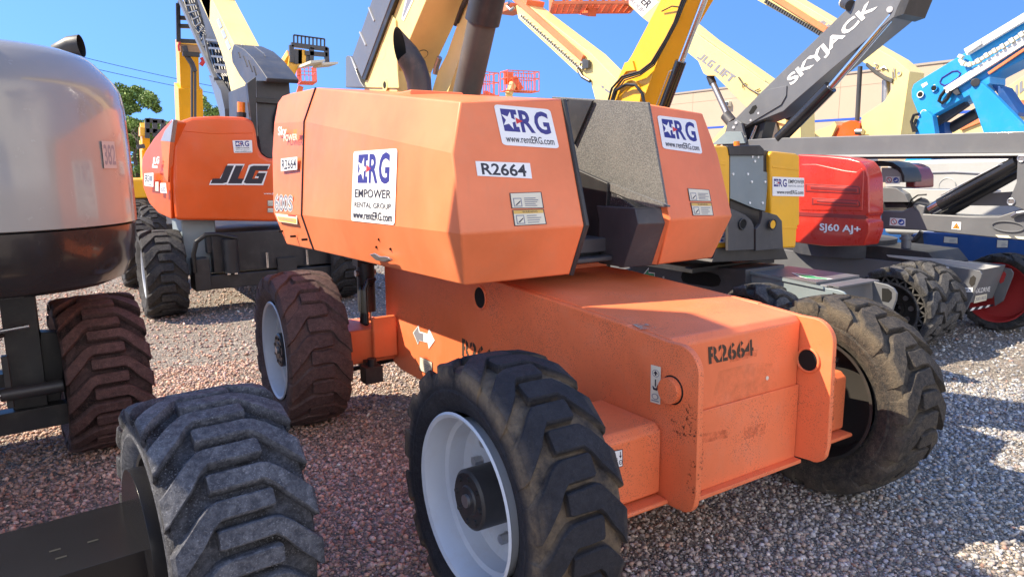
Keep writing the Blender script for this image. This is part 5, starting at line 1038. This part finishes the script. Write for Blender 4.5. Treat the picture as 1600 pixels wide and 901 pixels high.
b = MB().m('blue').prism(X([(1426, 240), (1430, 207), (1432, 190), (1440, 174), (1448, 173), (1457, 181), (1461, 207), (1466, 240)], 7.42), (.12, 0, 0)); b.m('navy_body').prism(X([(1458, 195), (1476, 190), (1478, 240), (1462, 240)], 7.7), (.2, 0, 0)); b.build('link_plate', m6, bev=.008)
b = MB().m('charcoal').beam(A(1462, 194, X=7.7), A(1510, 160, X=7.7), .10, .10).m('hose').tube(X([(1428, 206), (1424, 190), (1428, 180), (1436, 178)], 7.4), .02).tube(X([(1432, 206), (1428, 196), (1432, 186)], 7.4), .02); b.m('black').cyl(A(1486, 200, X=7.9), A(1528, 176, X=7.9), .07, n=20); b.build('lift_cylinder', m6)

# ------------------------------------------------------------------ cream booms behind
m7 = lift((8.6, 8.2), 'cream boom lift whose lettered boom climbs to an orange basket', 'orange_bright')
x7 = 7.0
b7 = Xpoly('cream', [(905, -62), (950, -62), (1098, 60), (1199, 131), (1232, 156), (1228, 195), (1180, 182), (1165, 166.5), (1117, 118.6), (1105, 118.6), (1099, 115), (1090.6, 95.5), (1055, 67), (1005, 29)], x7, .42, 'boom', m7, .008)
b = MB().m('cream').beam(A(1090, 50, X=x7-.004), A(1196, 126, X=x7-.004), .012, .03); b.build('boom_lip', b7)
rot = [(1093.5, 88), (1141, 131), (1153, 119), (1104, 83)]
decal(b7, 'lettering', X([(1088.5, 90.5), (1142, 130.5), (1151, 119.5), (1097, 82)], x7-.001), block('JLG LIFT', 0, 0, 1, 1, 'decal_grey'))
decal(b7, 'rental_sign', X([(1004, 27), (977, 0), (998, -22), (1028, 4)], x7-.001), [('rect', 'white', 0, 0, 1, 1)])
decal(b7, 'lettering', X([(968, -14), (1003, 22), (1010, 15), (976, -19)], x7-.006), [('text', 'decal_grey', 'GROUP', .3, 0, .98, .8, .01), ('text', 'ink', 'ER', .7, 1.1, 1.0, 2.4, .02)])
MB().m('black').cyl(A(1109, 119, X=x7+.1), A(1114, 131, X=x7+.1), .06, n=18).m('steel').cyl(A(1113, 128, X=x7+.1), A(1137, 180, X=x7+.1), .05, n=20).m('charcoal').cyl(A(1134, 180, X=x7+.1), A(1144, 192, X=x7+.1), .09, n=18).cyl(A(1144, 192, X=x7+.1), A(1170, 250, X=x7+.1), .08, n=18).build('lift_cylinder', m7)
MB().m('hose').tube(X([(1154, 121), (1160, 130), (1170, 138), (1186, 147)], x7-.02), .012).tube(X([(1161, 138), (1160, 133), (1166, 130)], x7-.02), .008).tube(X([(1181, 147), (1180, 142), (1187, 139)], x7-.02), .008).build('hose', b7)
b = MB().m('cream').prism(X([(1228, 195), (1232, 156), (1250, 170), (1252, 260), (1190, 260), (1195, 210), (1206, 186)], x7+.05), (.35, 0, 0)).beam(A(1117, 226, X=x7), A(1140, 200, X=x7), .1, .12); b.m('rust_cyl').prism(X([(1196, 192), (1212, 190), (1218, 214), (1202, 218)], x7), (.06, 0, 0)); b.build('boom_pivot', m7)
m7r = A(1139, 162, X=x7)
bp = A(930, 8, Z=4.6); bk = basket(m7, bp+V((.1, .2, 0)), R_(-33), 1.55, .85, 1.05, 'orange', .05)
b = MB().m('orange').beam(bp+V((.1, .2, -.06)), bp+V((.55, 1.3, .25)), .16, .2).beam(bp+V((.55, 1.3, .25)), bp+V((1.0, 1.9, 1.2)), .16, .22); b.m('cream').beam(bp+V((1.0, 1.9, 1.2)), A(905, -62, X=x7)+V((.2, -.3, .5)), .24, .3); b.build('jib', m7)
m8 = lift((9.4, 6.2), 'cream boom lift with a tall cream tower right of the grey lettered boom', 'hood_grey')
x8 = 8.5
b8 = Xpoly('cream', [(1120, -36), (1182, 0), (1284, 57), (1335, 90), (1353, 100), (1375, 110), (1393, 127), (1394, 137), (1382, 158), (1346, 182), (1345, 225), (1405, 228), (1421.5, 112), (1397, 91), (1362, 71), (1243, 0), (1185, -36)], x8, .42, 'boom', m8, .008)
b = MB().m('orange').beam(A(1185, -20, X=x8-.03), A(1291, 47, X=x8-.03), .04, .085); b.m('charcoal'); 
for i in range(26): b.beam(A(1196+3.6*i, 2+2.15*i, X=x8-.03), A(1198+3.6*i, 3.3+2.15*i, X=x8-.03), .05, .06)
b.build('cable_chain', b8)
decal(b8, 'lettering', X([(1278, 33), (1300, 47), (1302, 42), (1281, 28)], x8-.001), jlg_els(None, 'decal_grey'))
b = MB().m('hose')
for k in range(4): b.tube(X([(1354, 99+k), (1368, 111+k*1.4), (1382, 120+k*1.4), (1394, 124+k*1.6)], x8-.015), .014)
b.m('steel').tube(X([(1367, 108), (1371, 101), (1366, 99)], x8-.02), .01).tube(X([(1376, 108), (1382, 105), (1386, 109)], x8-.02), .016).tube(X([(1395, 124), (1394, 112), (1397, 106), (1398, 122)], x8-.02), .008); b.build('hydraulic_hose', b8)
for px, py in ((1405, 115), (1348, 205), (1331, 78)): ring(b8, 'pin', A(px, py, X=x8-.006), (-1, 0, 0), .026, 'cream', 'steel', .006)
MB().m('charcoal').cyl(A(1338, 215, X=x8+.1), A(1344, 104, X=x8+.1), .035, n=14).m('steel').cyl(A(1384, 165, X=x8+.2), A(1385, 125, X=x8+.2), .06, n=14).build('link_rod', m8)
b = MB().m('orange_bright').prism(X([(1299, 214), (1318, 192), (1330, 188), (1342, 192), (1344, 225), (1296, 225)], x8-.05), (.3, 0, 0)); b.m('off_white'); b.m('cream').prism(X([(1240, 218), (1298, 196), (1304, 190), (1307, 196), (1300, 212), (1290, 222)], x8-.1), (.25, 0, 0)); b.m('steel').cyl(A(1338, 206, X=x8-.1), A(1348, 206, X=x8-.1), .05, n=14); b.build('lower_arm', m8)
m10 = lift((14.0, 5.0), 'cream boom lift at the far right, part of one grey letter showing on its boom', 'blue', 'blue')
b10 = Xpoly('cream', [(1440, 236), (1470, 208), (1490, 190), (1600, 118), (1700, 60), (1700, 120), (1600, 176), (1520, 222), (1500, 240)], 13.0, .5, 'boom', m10, .01)
decal(b10, 'lettering', X([(1580, 155), (1606, 143), (1606, 122), (1580, 138)], 12.995), [('poly', 'decal_grey', [(.0, -.1), (.42, .1), (.42, 1.0), (.25, 1.0), (.25, .35), (.0, .2)]), ('poly', 'decal_grey', [(.5, .1), (.95, .3), (.95, .5), (.68, .4), (.68, 1.1), (.5, 1.05)])])
MB().m('orange').beam(A(1500, 200, X=12.97), A(1600, 160, X=12.97), .04, .1).build('boom_rod', b10)
m11 = lift((6.0, 5.3), 'cream boom lift whose slim boom with orange rod rises behind the dark cylinder', 'orange_bright')
x11 = 5.6
b11 = Xpoly('cream', [(814, 0), (825.7, 8.6), (922, 82.6), (963, 124), (985, 140), (985, 185), (940, 185), (929, 151), (922, 124), (901, 113.5), (810, 29), (806, 10)], x11, .34, 'boom', m11, .006)
b = MB().m('orange').beam(A(806, -2, X=x11-.05), A(911, 91, X=x11-.05), .05, .10); b.m('charcoal')
b.build('boom_rod', b11)
b = MB().m('off_white'); 
for i in range(34): b.beam(A(813+2.7*i, 24+2.42*i, X=x11-.03), A(815+2.7*i, 25.8+2.42*i, X=x11-.03), .05, .07 if i % 2 else .05)
b.m('charcoal')
for i in range(34): b.beam(A(814.5+2.7*i, 25.0+2.42*i, X=x11-.055), A(815.6+2.7*i, 26+2.42*i, X=x11-.055), .02, .035)
b.m('steel').tube(X([(911, 108), (906, 104), (908, 98), (914, 98)], x11-.05), .02); b.m('charcoal').prism(X([(910, 92), (919, 94), (919, 106), (909, 108)], x11-.07), (.05, 0, 0)); b.build('cable_chain', b11)
MB().m('hose').tube(X([(904, 110), (910, 120), (922, 127)], x11-.03), .03).build('hose', b11)
decal(b11, 'lettering', X([(938, 136), (956, 150), (958, 138), (942, 126)], x11-.001), [('poly', 'decal_grey', [(0, .25), (.12, 0), (.3, .2), (.2, .45)]), ('poly', 'decal_grey', [(.38, .0), (.9, .1), (1.0, .9), (.82, .9), (.75, .35), (.38, .3)])])
b = MB().m('orange').box(*sorted((A(780, 18, X=5.6).x, 6.0)), A(800, 18, X=5.7).y, A(782, 18, X=5.7).y, A(790, 20, X=5.7).z, A(790, 8, X=5.7).z).m('orange').prism(X([(800, 0), (812, -4), (824, 0), (822, 8), (806, 6)], x11-.06), (.4, 0, 0)); b.m('steel').tube(X([(796, 4), (792, 10), (798, 16), (804, 12)], x11-.02), .03); b.build('boom_tip', b11)

# ------------------------------------------------------------------ warehouse
wb = thing('warehouse', (41, 25, 0), 'long tan warehouse with panel joints and a thin blue stripe behind the lifts', 'building')
def wall_mat():
    m, nt, p, new, link = nodes('wall'); co = coord(nt)
    n = noise(nt, co, .35, 5); n2 = noise(nt, co, 14, 5)
    c = mixc(nt, n, (.40, .315, .235), (.45, .36, .27)); link(mixc(nt, ramp(nt, n2, [(.45, (0,)*3), (.8, (.3,)*3)]), c, (.36, .29, .22)), p.inputs['Base Color'])
    p.inputs['Roughness'].default_value = .85; link(bump(nt, n2, .3, .02), p.inputs['Normal']); MATS['wall'] = m
wall_mat(); plain('joint', (.27, .215, .165), .9); plain('coping', (.32, .27, .22), .6)
MB().m('wall').box(40, 70, -40, 70, 0, 7.1).build('wall', wb)
MB().m('coping').box(39.93, 70.1, -40.1, 70.1, 7.1, 7.22).build('coping', wb)
b = MB().m('joint')
for i in range(18): b.box(39.994, 40.01, -36+6.1*i, -35.97+6.1*i, 0, 7.1)
b.box(39.993, 40.01, -40, 70, 6.34, 6.37); b.box(39.993, 40.01, -40, 70, 3.1, 3.13); b.build('panel_joint', wb)
MB().m('decal_blue').box(39.985, 40.01, -40, 70, 4.30, 4.44).build('stripe', wb)
for y in (33.7, 14.0): MB().m('off_white').box(39.7, 40, y-.2, y+.2, 5.8, 6.15).m('charcoal').box(39.62, 39.72, y-.15, y+.15, 5.85, 6.1).build('wall_lamp', wb)

# ------------------------------------------------------------------ trees, wires
def leaf_mat(name, a, b_):
    m, nt, p, new, link = nodes(name); at = new('ShaderNodeAttribute'); at.attribute_name = 'tone'
    sx = new('ShaderNodeSeparateColor'); link(at.outputs['Color'], sx.inputs[0]); link(mixc(nt, sx.outputs[0], a, b_), p.inputs['Base Color'])
    p.inputs['Roughness'].default_value = .6; p.inputs['Transmission Weight'].default_value = 0
    MATS[name] = m
leaf_mat('leaf', (.055, .11, .022), (.27, .39, .085)); leaf_mat('leaf_light', (.09, .16, .03), (.30, .42, .09)); plain('bark', (.11, .085, .065), .9, 0, .3)
def tree(loc, h, spread, n, label, leaf='leaf', leafsize=.16, seed=1, bare=False, shape=1.0):
    rng = random.Random(seed); r = thing('tree', loc, label, 'tree', None); L = V(loc); tips = []
    tb = MB().m('bark')
    def limb(p, d, ln, rad, lvl):
        pts = [p]; q = p.copy(); dd = d.copy()
        for i in range(4):
            dd = (dd+V((rng.uniform(-.22, .22), rng.uniform(-.22, .22), rng.uniform(-.05, .16)))).normalized(); q = q+dd*ln/4; pts.append(q.copy())
        tb.tube(pts, [rad*(1-.14*i) for i in range(5)], 7 if lvl < 2 else 4, caps=False)
        if lvl < (4 if bare else 3):
            for k in range(4 if lvl < 2 else 3):
                t = rng.uniform(.35, 1); i = min(3, int(t*4)); s_ = pts[i].lerp(pts[i+1], t*4-i); a = rng.uniform(0, 6.28); u = rng.uniform(.2, .9)
                limb(s_, V((math.cos(a)*spread/h*2.6, math.sin(a)*spread/h*2.6, u)).normalized(), ln*rng.uniform(.5, .72), rad*.5, lvl+1)
        tips.append(pts[-1]); tips.append(pts[2])
    limb(L.copy(), V((0, 0, 1)), h*.42, h*.022, 0)
    tb.build('trunk', r)
    if bare: return r
    g = np.random.default_rng(seed); cl = []
    for k in range(34):
        a = rng.uniform(0, 6.28); z = rng.uniform(.12, 1.0); rr = spread*math.sqrt(rng.random())*(1-abs(z-.45)*.9*shape)
        cl.append((L.x+rr*math.cos(a), L.y+rr*math.sin(a), L.z+h*z, rng.uniform(.35, .8)*spread*.42))
    cl = np.array(cl); w = cl[:, 3]**2; ci = g.choice(len(cl), n, p=w/w.sum())
    u = g.normal(size=(n, 3)); u /= np.linalg.norm(u, axis=1)[:, None]; rad = cl[ci, 3]*g.random(n)**.45
    P = cl[ci, :3]+u*rad[:, None]*np.array([1, 1, .8]); P[:, 2] = np.maximum(P[:, 2], .3)
    A1 = g.normal(size=(n, 3)); A1 /= np.linalg.norm(A1, axis=1)[:, None]; B1 = np.cross(A1, g.normal(size=(n, 3))); B1 /= np.linalg.norm(B1, axis=1)[:, None]
    s = leafsize*g.uniform(.6, 1.3, n)[:, None]
    Q = np.stack([P-A1*s*.5, P+B1*s*.28, P+A1*s*.5, P-B1*s*.28], 1).reshape(-1, 3)
    me = bpy.data.meshes.new('crown'); me.vertices.add(4*n); me.vertices.foreach_set('co', (Q-np.array(loc)).reshape(-1).astype(np.float32))
    me.loops.add(4*n); me.loops.foreach_set('vertex_index', np.arange(4*n, dtype=np.int32)); me.polygons.add(n); me.polygons.foreach_set('loop_start', np.arange(0, 4*n, 4, dtype=np.int32)); me.update(calc_edges=True)
    t = np.clip(g.random(n)*.6+.4*g.random(len(cl))[ci], 0, 1); ca = me.attributes.new('tone', 'FLOAT_COLOR', 'POINT'); ca.data.foreach_set('color', np.repeat(np.stack([t, t, t, np.ones(n)], 1), 4, 0).astype(np.float32).reshape(-1))
    me.materials.append(MATS[leaf]); o = bpy.data.objects.new('crown', me); COL.objects.link(o); o.parent = r
    return r
tree((1.75, 38, 0), 5.4, 1.7, 24000, 'tall dark leafy tree between the grey lift and the orange one', 'leaf', .15, 4)
tree((3.2, 41, 0), 3.9, 1.8, 15000, 'low bushy dark tree beside the far small telehandler', 'leaf', .15, 8, shape=.6)
tree((5.75, 40, 0), 5.6, 1.7, 14000, 'pale green leafy tree below the cable ladder', 'leaf_light', .15, 11)
tree((3.3, 40, 0), 5.6, 1.5, 0, 'bare twiggy tree left of the cream boom behind the orange hood', seed=5, bare=True)
tree((25.5, 40, 0), 8.3, 2.4, 0, 'bare leafless tree rising behind the far orange baskets', seed=6, bare=True)
plain('pole_wood', (.17, .13, .10), .9)
for nm, x, y in (('utility pole hidden mostly by the grey lift, carrying two wires', -.5, 45), ('utility pole behind the centre hood, end of the two wires', 14.0, 45)):
    r = thing('utility_pole', (x, y, 0), nm, 'utility pole', None); z = 7.9 if x < 0 else 5.6
    MB().m('pole_wood').cyl((x, y, 0), (x, y, z), .14, .10, n=12).build('post', r); MB().m('pole_wood').box(x-.08, x+.08, y-.5, y+.5, z-.6, z-.45).build('crossarm', r)
for k, lb in enumerate(('upper thin power line crossing the sky at the left', 'lower thin power line crossing the sky at the left')):
    p0, p1 = V((-.5, 45, 7.86-.48*k)), V((14, 45, 5.66-.35*k)); tag(MB().m('ink').tube([p0.lerp(p1, t)-V((0, 0, .9*t*(1-t))) for t in np.linspace(0, 1, 14)], .016, 5).build('power_line'), lb, 'power line', 'wires between the utility poles')

# ------------------------------------------------------------------ repeats built in one go become parts of their own
def split_parts(names):
    for o in [o for o in bpy.data.objects if o.type == 'MESH' and o.name.split('.')[0] in names]:
        me = o.data; n = len(me.vertices); par = list(range(n))
        def find(i):
            while par[i] != i: par[i] = par[par[i]]; i = par[i]
            return i
        for e in me.edges: par[find(e.vertices[0])] = find(e.vertices[1])
        root = [find(i) for i in range(n)]; co = np.array([v.co for v in me.vertices]); ids = sorted(set(root)); ra = np.array(root)
        bb = [(co[ra == r].min(0)-.006, co[ra == r].max(0)+.006) for r in ids]; g = list(range(len(ids)))
        def fg(i):
            while g[i] != i: i = g[i]
            return i
        for i in range(len(ids)):
            for j in range(i):
                if (bb[i][0] <= bb[j][1]).all() and (bb[j][0] <= bb[i][1]).all(): g[fg(i)] = fg(j)
        groups = sorted({fg(i) for i in range(len(ids))})
        if len(groups) < 2 or len(groups) > 40: continue
        lut = {r: fg(k) for k, r in enumerate(ids)}
        for gi in groups:
            bm = bmesh.new(); bm.from_mesh(me); bm.verts.ensure_lookup_table()
            bmesh.ops.delete(bm, geom=[v for v in bm.verts if lut[root[v.index]] != gi], context='VERTS')
            m2_ = bpy.data.meshes.new(o.name.split('.')[0]); bm.to_mesh(m2_); bm.free()
            for mt in me.materials: m2_.materials.append(mt)
            c = o.copy(); c.data = m2_; c.name = o.name.split('.')[0]; COL.objects.link(c)
            if gi == groups[0]:
                for ch in list(o.children): ch.parent = c
        bpy.data.objects.remove(o)
split_parts({'flap_and_shadow', 'valve_block', 'boom_pivot', 'hydraulic_hose', 'lift_cylinder', 'pivot_boss', 'cover_rib', 'bolt', 'hose', 'marker', 'hazard_strip', 'hood_rib', 'boom_hose', 'safety_pin', 'axle_cylinder', 'latch_slot', 'rivet_hole'})
